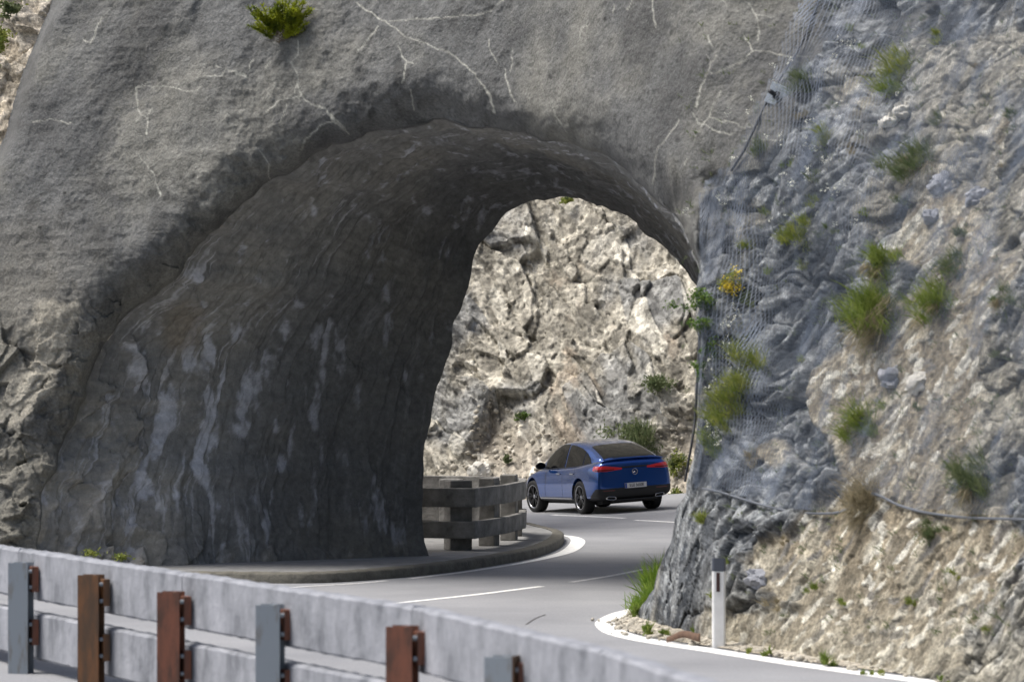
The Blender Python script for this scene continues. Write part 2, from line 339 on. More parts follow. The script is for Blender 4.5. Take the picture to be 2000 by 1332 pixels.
crk(1300, 2.664, (1.7, [(410, 0), (450, 40), (490, 90), (505, 150), (498, 220)]), (1.5, [(250, 210), (262, 270)]), (1.7, [(430, 200), (470, 280), (420, 335), (330, 370), (265, 410), (245, 395)]),
    (1.3, [(470, 280), (550, 285), (620, 305), (750, 300)]), (1.5, [(235, 320), (260, 355), (285, 320)]), (1.6, [(260, 355), (245, 400), (210, 460), (170, 570)]),
    (1.6, [(290, 490), (255, 560), (228, 615), (200, 655), (160, 715), (150, 745)]), (1.8, [(150, 600), (178, 660), (200, 655), (260, 690), (345, 712), (375, 700)]),
    (1.2, [(228, 615), (290, 640), (385, 650), (400, 670), (500, 670)]), (1, [(420, 735), (600, 740)]), (1.2, [(280, 0), (345, 60)]), (1, [(490, 90), (575, 92)]), (1.1, [(120, 830), (105, 860)]))
jx = PXs + 3.5 * fbm(P, .09, 3, 501) + 5 * fbm(P, .4, 2, 503); jy = PYs + 3.5 * fbm(P, .09, 3, 502) + 5 * fbm(P, .4, 2, 504)
crack = np.zeros(PX.shape)
for wd, pts in CR:
    xs = [p[0] for p in pts]; ys = [p[1] for p in pts]
    m = (PXs > min(xs) - 16) & (PXs < max(xs) + 16) & (PYs > min(ys) - 16) & (PYs < max(ys) + 16)
    if not m.any(): continue
    d_, _, _ = polydist(jx[m], jy[m], pts)
    crack[m] = np.maximum(crack[m], ss(wd * .75 + 1.2, wd * .3, d_) * (.5 + .4 * min(wd / 1.6, 1)))
crack *= np.clip(.75 + .8 * fbm(P, .2, 3, 505), .15, 1) * (1 - isrock * .8)
c = mixc(c, (.60, .58, .53), crack)
c = np.clip(c * (.76 + .07 * isrock[..., None]) * np.array([.985, 1.015, .99]), .02, .8)
# --- left edge of the massif
BND = [(420, -3400), (330, -1600), (170, -400), (78, 0), (45, 68), (22, 124), (8, 180), (-10, 250), (-90, 420), (-200, 700), (-300, 1000), (-400, 1700)]
bx = np.interp(PYs, [p[1] for p in BND], [p[0] for p in BND]) + 3 * fbm(P, .5, 3, 601)
turn = ss(70, 0, PXs - bx) ** 2
D[..., 1] += turn * 1.0
keep = okv & (PXs > bx)
kq = keep[:-1, :-1] & keep[1:, :-1] & keep[:-1, 1:] & keep[1:, 1:]
# keep a quad if it has at least one outside vertex
anyout = keepv[:-1, :-1] | keepv[1:, :-1] | keepv[:-1, 1:] | keepv[1:, 1:]
kq &= anyout
rockq = (isrock[:-1, :-1] + isrock[1:, 1:]) * .5 > .5
nr, nc = PX.shape
tunnel = empty('rock_tunnel', (-2.5, 46, 0))
tag(tunnel, 'rough arched road tunnel cut through grey sprayed concrete rock', 'tunnel')
def addpart(name, V, Q, col, mat):
    o = link(name, npmesh(name, V, Q, col), mat, tunnel); o.location = -tunnel.location; return o
addpart('portal_face', D.reshape(-1, 3), grid_quads(nr, nc, kq & ~rockq), c.reshape(-1, 3), M['shotcrete'])
cliff = link('cliff', npmesh('cliff', D.reshape(-1, 3), grid_quads(nr, nc, kq & rockq), c.reshape(-1, 3)), M['rock'])
tag(cliff, 'blue grey and ochre rock face rising right of the road', kind='structure')
def surf(px, py, out=0.):
    """point on the massif's relief seen at a photo pixel"""
    i = int(np.argmin(np.abs(gy - py))); j = int(np.argmin(np.abs(gx - px)))
    p = D[i, j]; n_ = nrm[i, j]; return Vector(p + n_ * out), Vector(n_)

# ------------------------------------------------------------------ vault
FAR = [(852, 1190), (848, 1110), (838, 1080), (831, 1050), (827, 1000), (826, 940), (828, 880), (838, 820), (850, 770), (866, 720), (880, 680), (888, 630), (905, 590), (918, 555), (925, 510), (938, 480), (960, 450), (985, 420), (1020, 402), (1060, 390), (1105, 385), (1140, 390), (1180, 402), (1230, 425), (1262, 455), (1290, 475), (1320, 505), (1345, 535), (1385, 580), (1450, 650), (1520, 740), (1580, 840), (1620, 930), (1640, 1030), (1645, 1180)]
farp, ft = jitter_poly(FAR, 4.0, 6, 40, 8)
def landmarks(P_, t_, marks):
    return [t_[int(np.argmin(np.hypot(P_[:, 0] - x, P_[:, 1] - y)))] for x, y in marks]
na, nbz = 760, 330
lm_n = [0] + landmarks(rim, rt, [(190, 700), (478, 388), (900, 230), (1255, 365), (1356, 520)]) + [1]
lm_f = [0] + landmarks(farp, ft, [(866, 720), (938, 480), (1105, 385), (1290, 475), (1450, 650)]) + [1]
kk = np.linspace(0, 1, len(lm_n)); A = np.linspace(0, 1, na)
# denser where it is seen
tn = np.interp(A, kk, lm_n); tf = np.interp(A, kk, lm_f)
nxp = np.interp(tn, rt, rim[:, 0]); nyp = np.interp(tn, rt, rim[:, 1]); fxp = np.interp(tf, ft, farp[:, 0]); fyp = np.interp(tf, ft, farp[:, 1])
nY = baseY(nxp, nyp) + lipY(np.zeros(na), nxp, nyp)
fY = np.interp(fxp, [826, 1105, 1345, 1645], [53.4, 52.6, 51.6, 50.2]) + .10 * np.maximum(0, (800 - fyp) / F * 53)
Pn = unproj(nxp, nyp, nY); Pf = unproj(fxp, fyp, fY)
# b: dense near the far end too (foreshortened evenly)
Bv = np.linspace(0, 1, nbz)
VP = Pn[:, None, :] * (1 - Bv)[None, :, None] + Pf[:, None, :] * Bv[None, :, None]
# barrel: swell outwards between the two rims
cen = VP.mean(axis=0, keepdims=True)
cen = np.stack([cen[..., 0], cen[..., 1], 0 * cen[..., 2] + 2.6], -1)
rad = VP - cen; rad[..., 1] = 0; rad /= np.linalg.norm(rad, axis=-1, keepdims=True) + 1e-6
VP = VP + rad * (.16 * np.sin(np.pi * Bv) ** .7)[None, :, None] * ss(0, .1, A)[:, None, None]
arc = (A * 22.)[:, None] + 0 * Bv[None, :]; lenb = (Bv * 10.5)[None, :] + 0 * A[:, None]
hq = np.stack([arc, lenb, 0 * arc], -1)
wob = fbm(VP, 1.6, 3, 701)
hoopq = np.stack([arc * .16, lenb + .35 * wob + .25 * arc * 0, 0 * arc], -1)
hoop = fbm(hoopq, .9, 5, 703, .6); hoop2 = fbm(hoopq, .35, 4, 709, .6, True)
prj = project(VP); vx, vy = prj
rug = ss(420, 150, vx) * ss(520, 800, vy) + .6 * ss(.08, .02, A)[:, None] * ss(700, 300, vx)
q = VP * np.array([1.2, .8, .7]) + fbm(VP, 1.2, 3, 44)[..., None] * .4
f1, fe1, fr1 = facet(q, 1.0, 710, 1.0); f2, fe2, fr2 = facet(q, .33, 720, 1.0)
vd = hoop * .20 * (1 - .5 * ss(.45, .7, A)[:, None]) + hoop2 * .03 + fbm(VP, .5, 4, 713) * .06 + fbm(VP, .12, 3, 715) * .018 + (f1 * .03 + f2 * .012) + np.clip(rug, 0, 1) * (f1 * .15 + f2 * .09 + fbm(VP, .5, 4, 719, .6, True) * .08)
ve = ss(0, .02, Bv)[None, :] * (.6 + .4 * ss(0, .12, Bv))[None, :] * ss(1, .965, Bv)[None, :]
VD = VP - rad * (vd * ve)[..., None]
vc = mixc((.19, .192, .188), (.26, .252, .228), ss(-.3, .4, fbm(VP, 1.5, 4, 721)))
vc = mixc(vc, (.12, .12, .12), ss(.05, .6, .6 * hoop + .6 * fbm(VP, .9, 4, 723)) * .5)
# white lime streaks along the hoops, patchy
st = fbm(np.stack([arc * .09, lenb + .3 * wob, 0 * arc], -1), .26, 5, 731, .62, True)
pt = fbm(np.stack([arc * .5, lenb, 0 * arc], -1), 1.6, 3, 733)
stm = ss(.60, .80, st) * ss(-.05, .3, pt + .2) * (.9 - .65 * ss(.35, .95, Bv))[None, :]
vc = mixc(vc, (.54, .54, .56), stm * .8)
patches = [(325, 815, 17, 62, .25), (395, 850, 16, 80, .2), (430, 760, 10, 60, .12), (480, 780, 18, 75, .25), (575, 850, 12, 75, .1), (560, 905, 18, 28, .3), (368, 660, 14, 50, .1), (395, 925, 18, 32, 0), (285, 955, 16, 30, 0), (405, 680, 9, 40, 0), (255, 1025, 12, 25, .2), (520, 1030, 10, 35, 0), (470, 840, 22, 30, .2), (640, 690, 6, 60, .15), (567, 745, 9, 18, 0), (540, 830, 12, 30, 0), (800, 735, 6, 18, 0)]
pm = np.zeros(vx.shape)
for (cx_, cy_, rx_, ry_, ro) in patches:
    co, si = math.cos(ro), math.sin(ro); u = (vx - cx_) * co + (vy - cy_) * si; v = -(vx - cx_) * si + (vy - cy_) * co
    pm = np.maximum(pm, 1 - np.hypot(u / rx_, v / ry_) * .8)
pn = fbm(VP * np.array([1, 1, .35]), .22, 5, 741, .65)
vc = mixc(vc, (.52, .53, .57), ss(.0, .35, pm - .2 + 1.2 * pn) * (pm > -.6) * .85)
vc = mixc(vc, (.23, .20, .155), ss(.3, .75, 1 - np.hypot((vx - 350) / 90, (vy - 640) / 110)) * .8)
vc = mixc(vc, mixc((.15, .145, .14), (.36, .32, .25), ss(.3, .9, fr2 + .3 * pn)), np.clip(rug, 0, 1) * .32)
vc = mixc(vc, (.34, .30, .22), ss(.6, .1, VP[..., 2]) * ss(-.1, .4, pn) * .6)
depth_shade = ss(.25, .8, Bv + .12 * wob); vc = np.clip(vc * (1 - .42 * depth_shade[..., None]) * (1 + .3 * fbm(VP, .1, 3, 743))[..., None], .02, .7)  # painted shade: vault colour darkens with depth into the tunnel
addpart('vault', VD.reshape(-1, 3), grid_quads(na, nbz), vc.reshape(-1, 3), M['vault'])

# ------------------------------------------------------------------ back, side and top of the massif
nb_ = 24; outer = []
for k in range(na):
    a = math.pi * (1 - k / (na - 1)); outer.append((4 + 34 * math.cos(a) * (1 if math.cos(a) > 0 else .32), 55.3 + 1.5 * math.sin(a), max(-.5, 20 * math.sin(a))))
outer = np.array(outer); s = np.linspace(0, 1, nb_)[None, :, None]
BK = VD[:, -1:, :] * (1 - s) + outer[:, None, :] * s
BK[..., 1] += (fbm(BK, 2.5, 4, 801) * .6 + .2) * np.sin(np.pi * np.linspace(0, 1, nb_))[None, :]
bc = mixc((.24, .24, .25), (.42, .38, .31), ss(-.3, .4, fbm(BK, 2.0, 4, 803)))
addpart('back_face', BK.reshape(-1, 3), grid_quads(na, nb_), bc.reshape(-1, 3), M['rock'])
# left flank: from the turning edge back into the hill
vrow = []
for i in range(0, nr, 3):
    js = np.where(keep[i])[0]
    if len(js): vrow.append(D[i, js[0]])
vrow = np.array(vrow); nsk = 30; tt = np.linspace(0, 1, nsk)
SK = vrow[:, None, :] + np.stack([tt * 2.5, tt * 2.5, 0 * tt], -1)[None]
SK[:, 1:, 0] += fbm(SK[:, 1:], 1.5, 3, 805) * .15 + .1
addpart('side_face', SK.reshape(-1, 3), grid_quads(len(vrow), nsk), np.full((SK.shape[0] * nsk, 3), .26), M['shotcrete'])
top = D[0][keep[0]]; tb = top.copy(); tb[:, 1] = 58; tb[:, 2] += 1
TP = np.stack([top * (1 - t) + tb * t for t in np.linspace(0, 1, 12)], 1); TP[:, 1:-1, 2] += fbm(TP[:, 1:-1], 3, 3, 807) * .8
addpart('top', TP.reshape(-1, 3), grid_quads(TP.shape[0], 12), mixc((.3, .28, .22), (.12, .16, .06), ss(-.2, .2, fbm(TP, 2, 3, 809))).reshape(-1, 3), M['rock'])

# ================================================================== FAR CLIFF seen through the tunnel
fx = np.r_[np.arange(-1500, -300, 200), np.arange(-300, 600, 30), np.arange(610, 805, 5), np.arange(806, 1400, 2.3), np.arange(1404, 1800, 4.5), np.arange(1820, 2600, 30)]
fy = np.r_[np.arange(-4500, -900, 150), np.arange(-900, 360, 30), np.arange(366, 1010, 2.3), np.arange(1020, 1120, 12)]
QX, QY = np.meshgrid(fx, fy)
foot = np.interp(QX, [-3000, -300, 500, 830, 1000, 1200, 1335, 1500, 2600], [130, 92, 88, 85, 84, 82, 80.6, 78, 64])
lean = .62 + .0 * QX
scr = ss(0, 1, np.clip((QY - np.interp(QX, [800, 850, 900, 935, 960, 990, 1080, 1150, 1200, 1290, 1400], [930, 900, 870, 800, 750, 780, 810, 845, 860, 820, 740])) / 110, 0, 1))
lean = lean + .55 * scr
FYy = (foot + lean * H) / (1 - lean * (CY - QY) / F)
FP = unproj(QX, QY, FYy)
fwarp = fbm(FP, 3.0, 3, 901)[..., None] * .9
ca, sa = math.cos(.75), math.sin(.75)
fs = np.stack([(FP[..., 0] * ca + FP[..., 2] * sa) * 1.5, FP[..., 1], (-FP[..., 0] * sa + FP[..., 2] * ca) * .65], -1) + fwarp
fd = (QX > 600) & (QX < 1805) & (QY > 360) & (QY < 1015)
F1 = np.zeros(QX.shape); F2 = F1.copy(); F3 = F1.copy(); FR1 = F1.copy(); FR2 = F1.copy(); FR3 = F1.copy(); FE = F1.copy() + 1; FE2 = FE.copy()
F1[fd], FE[fd], FR1[fd] = facet(fs[fd], 2.0, 910, 1.4); F2[fd], FE2[fd], FR2[fd] = facet(fs[fd], .75, 920, 1.4); F3[fd], _, FR3[fd] = facet(fs[fd], .26, 930, 1.3); F4 = np.zeros(QX.shape); F4[fd], _, _ = facet(fs[fd], .11, 935, 1.3)
rd = fbm(FP, 5, 3, 941) * .8 + F1 * .22 + F2 * .12 + F3 * .04 + F4 * .03 + fbm(fs, .9, 5, 943, .6, True) * .03 + fbm(FP, .35, 4, 944, .6) * .03
sdp = fbm(FP, 3, 3, 945) * .3 + np.maximum(F3, 0) * .10 + fbm(FP, .3, 3, 947) * .05
fdsp = rd * (1 - scr) + sdp * scr
FP = FP + np.array([-.1, -.92, .35]) * fdsp[..., None]
cn = fbm(FP, 2.2, 4, 951); cn2 = fbm(fs, .7, 4, 953)
fcol = mixc((.30, .285, .25), (.50, .475, .42), ss(-.4, .4, cn2 + .6 * (FR2 - .5) + .4 * (FR3 - .5)))
fcol = mixc(fcol, (.25, .262, .28), ss(.0, .3, cn * .8 + .8 * (FR1 - .5) + .2 * cn2) * .85)
fcol = mixc(fcol, (.34, .27, .21), ss(.25, .5, fbm(fs, 1.6, 4, 955) + .2 * (FR3 - .5)) * .6)
fcol = mixc(fcol, (.66, .64, .58), ss(.8, .95, FR2 + .12 * cn2) * .7)
sc_c = mixc((.36, .325, .28), (.42, .385, .34), ss(-.3, .3, cn2)); sc_c = mixc(sc_c, (.6, .58, .54), ss(.86, .94, FR3)); sc_c = mixc(sc_c, (.22, .21, .2), ss(.1, .05, FR3) * .6)
fcol = mixc(fcol, sc_c, scr) * (1 + .28 * fbm(FP, .3, 3, 957) + .4 * (FR3 - .5))[..., None]
fcol = (fcol * .85 + .15 * fcol.mean(-1, keepdims=True)) * np.array([.93, .91, .85])
fo = link('mountainside', npmesh('mountainside', FP.reshape(-1, 3), grid_quads(*QX.shape), np.clip(fcol, .03, .8).reshape(-1, 3)), M['farrock'])
tag(fo, 'pale cream and grey limestone slope beyond the bend', kind='structure')
def fsurf(px, py):
    return Vector(FP[int(np.argmin(np.abs(fy - py))), int(np.argmin(np.abs(fx - px)))])
# hillside behind the upper left shoulder
hx = np.r_[np.arange(-1400, -70, 60), np.arange(-60, 160, 3.), np.arange(180, 700, 60)]; hy = np.r_[np.arange(-900, -50, 50), np.arange(-40, 300, 3.), np.arange(320, 1500, 60)]
HX, HY = np.meshgrid(hx, hy); HYy = (60 + .6 * H) / (1 - .6 * (CY - HY) / F); HP = unproj(HX, HY, HYy)
g1, _, gr1 = facet(HP, 1.0, 961); g2_, _, gr2 = facet(HP, .3, 965)
HP = HP + np.array([0, -.9, .3]) * (g1 * .3 + g2_ * .08 + fbm(HP, 2, 3, 967) * .3)[..., None]
hc = mixc((.46, .40, .31), (.60, .54, .45), ss(-.3, .3, fbm(HP, .6, 4, 969) + gr2 - .5))
ho = link('hillside', npmesh('hillside', HP.reshape(-1, 3), grid_quads(*HX.shape), hc.reshape(-1, 3)), M['rock'])
tag(ho, 'sunlit pale slope behind the upper left shoulder of the tunnel', kind='structure')
# ================================================================== ROAD
def sheet(name, poly_or_grid, z, mat, col=None): pass
def asphalt_mat():
    m, n, l, b = newmat('asphalt'); b.inputs['Roughness'].default_value = .85
    tc = n.new('ShaderNodeTexCoord')
    def noise(sc, det=6, rg=.6, vec=None):
        t = n.new('ShaderNodeTexNoise'); t.inputs['Scale'].default_value = sc; t.inputs['Detail'].default_value = det; t.inputs['Roughness'].default_value = rg
        l.new(vec or tc.outputs['Object'], t.inputs['Vector']); return t.outputs['Fac']
    r = n.new('ShaderNodeValToRGB'); r.color_ramp.elements[0].position = .32; r.color_ramp.elements[0].color = (.20, .205, .22, 1); r.color_ramp.elements[1].position = .7; r.color_ramp.elements[1].color = (.28, .285, .30, 1)
    l.new(noise(.35, 4), r.inputs[0])
    f = n.new('ShaderNodeMapRange'); f.inputs[1].default_value = .3; f.inputs[2].default_value = .7; f.inputs[3].default_value = .78; f.inputs[4].default_value = 1.22; l.new(noise(28, 6, .8), f.inputs[0])
    mx = n.new('ShaderNodeVectorMath'); mx.operation = 'SCALE'; l.new(r.outputs[0], mx.inputs[0]); l.new(f.outputs[0], mx.inputs['Scale']); l.new(mx.outputs[0], b.inputs['Base Color'])
    bp = n.new('ShaderNodeBump'); bp.inputs['Strength'].default_value = .4; bp.inputs['Distance'].default_value = .01; l.new(noise(60, 4, .7), bp.inputs['Height']); l.new(bp.outputs[0], b.inputs['Normal'])
    return m
M['asphalt'] = asphalt_mat()
M['paint'] = plain('road_paint', (.78, .78, .77), .7, var=.22, vscale=9)
M['thinpaint'] = plain('worn_paint', (.58, .58, .58), .7, var=.3, vscale=6)
M['kerb'] = plain('mossy_kerb', (.125, .118, .098), .9, bump=.8, bscale=18, var=.35, vscale=5)
M['walk'] = plain('walk_concrete', (.21, .21, .208), .9, bump=.5, bscale=20, var=.25, vscale=4)
M['gravel'] = plain('gravel', (.33, .30, .25), .95, bump=1, bscale=25, var=.35, vscale=12)
X_, Y_ = np.meshgrid(np.r_[np.arange(-60, -12, 4.), np.arange(-10, 12, .5), np.arange(14, 60, 4.)], np.r_[np.arange(4, 30, 1.), np.arange(30, 95, .5)])
rg = link('road', npmesh('road', np.stack([X_, Y_, zr(X_, Y_)], -1).reshape(-1, 3), grid_quads(*X_.shape)[:, ::-1]), M['asphalt']); tag(rg, 'grey asphalt mountain road curving left', kind='structure')
g = link('ground', npmesh('ground', np.array([(-1500, -300, -.25), (1500, -300, -.25), (1500, 2500, -.25), (-1500, 2500, -.25)]), np.array([(0, 1, 2, 3)])), plain('valley_floor', (.07, .08, .045), .95, var=.4, vscale=.2)); tag(g, kind='structure')
an = np.linspace(R(200), R(340), 60); zz_ = np.linspace(0, 1, 14); HV = np.stack([np.cos(an)[:, None] * (170 + 160 * zz_), np.sin(an)[:, None] * (170 + 160 * zz_), 0 * an[:, None] - 3 + 105 * zz_ ** .9], -1)  # unseen hills added behind the camera to cut low skylight into the vault
HV = HV + (fbm(HV, 40, 4, 1401) * 14 * (zz_[None, :] > 0))[..., None]
o = link('sky_block_hills', npmesh('sky_block_hills', HV.reshape(-1, 3), grid_quads(60, 14)), plain('sky_block_forest', (.045, .065, .03), .95, var=.5, vscale=.1)); tag(o, 'added unseen wooded slopes behind the camera that block low sky', kind='structure')
def ribbon(name, pts, width, mat, dz=.004, closed=False, wf=None, n=8):
    P = smooth_path(pts, n); L, Rr = [], []
    for i, p in enumerate(P):
        a = P[max(i - 1, 0)]; b = P[min(i + 1, len(P) - 1)]; t = (b - a).normalized(); nn = Vector((-t.y, t.x, 0)); ww = (wf(i / (len(P) - 1)) if wf else width) / 2
        L.append(p + nn * ww); Rr.append(p - nn * ww)
    V = [];
    for q_ in (L, Rr):
        for p in q_: V.append((p.x, p.y, float(zr(p.x, p.y)) + dz))
    k = len(P); me = npmesh(name, np.array(V), np.array([(i, i + k, i + k + 1, i + 1) for i in range(k - 1)]))
    o = link(name, me, mat); tag(o, kind='structure'); return o
def pxs(*l): return [rp(*p) for p in l]
ribbon('road_edge_line', pxs((560, 1148), (600, 1145), (700, 1139), (755, 1134)), .11, M['thinpaint'])
ribbon('road_edge_line', pxs((800, 1130), (900, 1118), (1000, 1103)) , .12, M['thinpaint'])
ribbon('road_edge_line', pxs((1000, 1103), (1060, 1091), (1108, 1077), (1128, 1060), (1122, 1050), (1095, 1045), (1040, 1040)), .2, M['paint'], wf=lambda t: .12 + .16 * math.sin(math.pi * min(1, t * 1.1)) ** 2)
ribbon('centre_line', pxs((640, 1190), (800, 1175), (930, 1161), (1058, 1145)), .13, M['paint'])
ribbon('centre_line', pxs((1115, 1137), (1190, 1125), (1262, 1111)), .12, M['thinpaint'])
ribbon('centre_line', [rp(1370, 1024), rp(1320, 1020.5), rp(1240, 1016)], .13, M['paint'])
ribbon('centre_line', pxs((1220, 1012), (1150, 1008.5), (1078, 1005.5)), .12, M['paint'])
edge_pts = pxs((1262, 1180), (1244, 1190), (1212, 1200), (1190, 1212), (1187, 1222), (1205, 1236), (1245, 1247), (1300, 1257), (1400, 1272), (1500, 1288), (1600, 1303), (1800, 1330), (2000, 1358), (2400, 1412))
ribbon('road_edge_line', edge_pts, .24, M['paint'], wf=lambda t: .16 + .14 * min(1, t * 8), n=12)
# gravel verge between the white line and the rock
vg = pxs((1275, 1175), (1250, 1192), (1222, 1203), (1204, 1213), (1206, 1222), (1225, 1233), (1300, 1250), (1400, 1265), (1500, 1281), (1600, 1296), (1800, 1322), (2000, 1350), (2400, 1400))
P1 = smooth_path(vg, 8); V = []; nv = 14
for p in P1:
    for k in range(nv):
        t = k / (nv - 1); x, y = p.x + t * 2.6, p.y + t * 1.2
        V.append((x, y, .012 + .10 * t ** 1.3 + (.03 * random.random() if 0 < k < nv - 1 else 0)))
Va = np.array(V); vcv = mixc((.36, .32, .25), (.5, .46, .39), np.random.RandomState(2).rand(len(Va)))
o = link('verge', npmesh('verge', Va, grid_quads(len(P1), nv), vcv), M['rock']); tag(o, kind='structure')
# skid mark, crack
ribbon('road_mark', pxs((1028, 1219), (1045, 1208), (1065, 1200)), .03, plain('tar', (.09, .09, .095), .6), .003)

# ------------------------------------------------------------------ kerb and pavement round the nose
KO = [(-9.5, 45.2), (-6.8, 46.9), rp(330, 1139), rp(430, 1138), rp(600, 1139), rp(720, 1133), rp(850, 1121), rp(950, 1107), rp(1040, 1090), rp(1085, 1074), rp(1101, 1061), rp(1098, 1052), rp(1070, 1044, 0), rp(1010, 1036, 0), (-1.5, 66.2), (-4, 67.5), (-9, 68.5)]
KP = smooth_path(KO, 10)
def offs(P, d):
    out = []
    for i, p in enumerate(P):
        a = P[max(i - 1, 0)]; b = P[min(i + 1, len(P) - 1)]; t = (b - a).normalized(); out.append(p + Vector((-t.y, t.x, 0)) * d)
    return out
KI = offs(KP, .22); KH = .155
prof = [(0.0, -.02), (.01, .12), (.03, .15), (.22, .158)]
V = []
for i, p in enumerate(KP):
    nn = (KI[i] - p) / .22
    for (u, z) in prof: V.append((p.x + nn.x * u + .006 * random.uniform(-1, 1), p.y + nn.y * u, z + .004 * random.uniform(-1, 1)))
o = link('kerb', npmesh('kerb', np.array(V), grid_quads(len(KP), 4)[:, ::-1]), M['kerb']); tag(o, kind='structure')
# raised walk between kerb and wall: fan to an inner spine
V = []; 
inner = [Vector((min(p.x, -4) - 3.5, 57 + (p.y - 57) * .25, 0)) for p in KI]
for p, q_ in zip(KI, inner):
    for t in (0, .15, .4, 1): x = p.lerp(q_, t); V.append((x.x, x.y, .150 - .002 * t))
o = link('pavement', npmesh('pavement', np.array(V), grid_quads(len(KI), 4)[:, ::-1]), M['walk']); tag(o, kind='structure')

# ================================================================== BARRIERS
def box_bm(bm, c, sx, sy, sz, rz=0, bev=0):
    g_ = bmesh.ops.create_cube(bm, size=1); vs_ = g_['verts']
    bmesh.ops.scale(bm, vec=(sx, sy, sz), verts=vs_)
    if bev:
        es = list({e for v in vs_ for e in v.link_edges}); r_ = bmesh.ops.bevel(bm, geom=es, offset=bev, segments=2, affect='EDGES', profile=.6)
        vs_ = list({v for f_ in r_['faces'] for v in f_.verts} | {v for v in vs_ if v.is_valid})
        vs_ = [v for v in bm.verts if v.tag is False] if False else vs_
    bmesh.ops.rotate(bm, verts=vs_, cent=(0, 0, 0), matrix=Matrix.Rotation(rz, 3, 'Z'))
    bmesh.ops.translate(bm, verts=vs_, vec=c); return vs_
def bm_obj(name, bm, mat, parent=None, smooth=False):
    me = bpy.data.meshes.new(name); bmesh.ops.recalc_face_normals(bm, faces=bm.faces); bm.to_mesh(me); bm.free(); return link(name, me, mat, parent, smooth)
def box_obj(name, c, sx, sy, sz, mat, parent=None, rz=0, bev=0.012):
    bm = bmesh.new(); box_bm(bm, (0, 0, 0), sx, sy, sz, 0, bev); o = bm_obj(name, bm, mat, parent); o.location = c; o.rotation_euler = (0, 0, rz); return o
M['concrete'] = plain('weathered_concrete', (.20, .195, .185), .9, bump=.6, bscale=14, var=.55, vscale=3.5)
# inner barrier: U round the nose, boards on the road side, blocks behind
inner_b = empty('concrete_barrier', (-.9, 54.5, .15)); tag(inner_b, 'low two rail concrete barrier curving round the inside of the bend beyond the tunnel', 'barrier')
IB = -inner_b.location
posts = [(-2.7, 55.5), (-.66, 54.9), (-.14, 56.7), (.18, 58.6), (.20, 60.2), (-.3, 61.2), (-1.2, 61.7), (-2.4, 61.9), (-4.2, 62.0), (-6.2, 62.1), (-8.2, 62.2)]
for i, (x, y) in enumerate(posts):
    a = Vector(posts[max(i - 1, 0)]); b = Vector(posts[min(i + 1, len(posts) - 1)]); t = b - a; ang = math.atan2(t.y, t.x)
    nn = Vector((-t.y, t.x)).normalized()
    c_ = Vector((x, y)) + nn * .22 - t.normalized() * .16 + (Vector((0, .22)) if i == 1 else Vector((0, 0)))
    if i: box_obj('post', (c_.x + IB.x, c_.y + IB.y, .575 - (.085 if i > 3 else 0)), .40, .28, 1.15 - (.17 if i > 3 else 0), M['concrete'], inner_b, ang, .02)
for i in range(len(posts) - 1):
    a = Vector(posts[i]); b = Vector(posts[i + 1]); t = b - a; L = t.length; m_ = (a + b) / 2; ang = math.atan2(t.y, t.x)
    for z0, z1 in ((.715, 1.03), (.20, .48)):
        box_obj('rail', (m_.x + IB.x, m_.y + IB.y - (.06 if i == 0 else 0), (z0 + z1) / 2 + (.003 if i == 0 else 0)), L + (.16 if i == 0 else .04), .13, z1 - z0, M['concrete'], inner_b, ang, .015)

# foreground barrier: long boards, rusted and galvanised posts on the camera side
def stained():
    m, n, l, b = newmat('board_concrete'); b.inputs['Roughness'].default_value = .85
    tc = n.new('ShaderNodeTexCoord'); mp = n.new('ShaderNodeMapping'); mp.inputs['Scale'].default_value = (3.2, 3.2, 1.5); l.new(tc.outputs['Object'], mp.inputs[0])
    t = n.new('ShaderNodeTexNoise'); t.inputs['Scale'].default_value = 1.1; t.inputs['Detail'].default_value = 6; t.inputs['Roughness'].default_value = .62; l.new(mp.outputs[0], t.inputs['Vector'])
    r = n.new('ShaderNodeValToRGB'); cr = r.color_ramp; cr.elements[0].position = .28; cr.elements[0].color = (.10, .108, .125, 1); cr.elements[1].position = .72; cr.elements[1].color = (.32, .33, .365, 1)
    e = cr.elements.new(.46); e.color = (.215, .225, .25, 1); l.new(t.outputs['Fac'], r.inputs[0]); l.new(r.outputs[0], b.inputs['Base Color'])
    t2 = n.new('ShaderNodeTexNoise'); t2.inputs['Scale'].default_value = 9; t2.inputs['Detail'].default_value = 6; l.new(tc.outputs['Object'], t2.inputs['Vector'])
    bp = n.new('ShaderNodeBump'); bp.inputs['Strength'].default_value = .5; bp.inputs['Distance'].default_value = .03; l.new(t2.outputs['Fac'], bp.inputs['Height']); l.new(bp.outputs[0], b.inputs['Normal']); return m
M['board'] = stained()
M['rust'] = plain('rust', (.155, .06, .032), .85, bump=.3, bscale=30, var=.4, vscale=5)
M['rust_dark'] = plain('dark_rust', (.13, .065, .028), .85, bump=.3, bscale=30, var=.35, vscale=5)
M['galv'] = plain('galvanised_steel', (.20, .225, .25), .55, .3, var=.18, vscale=5)
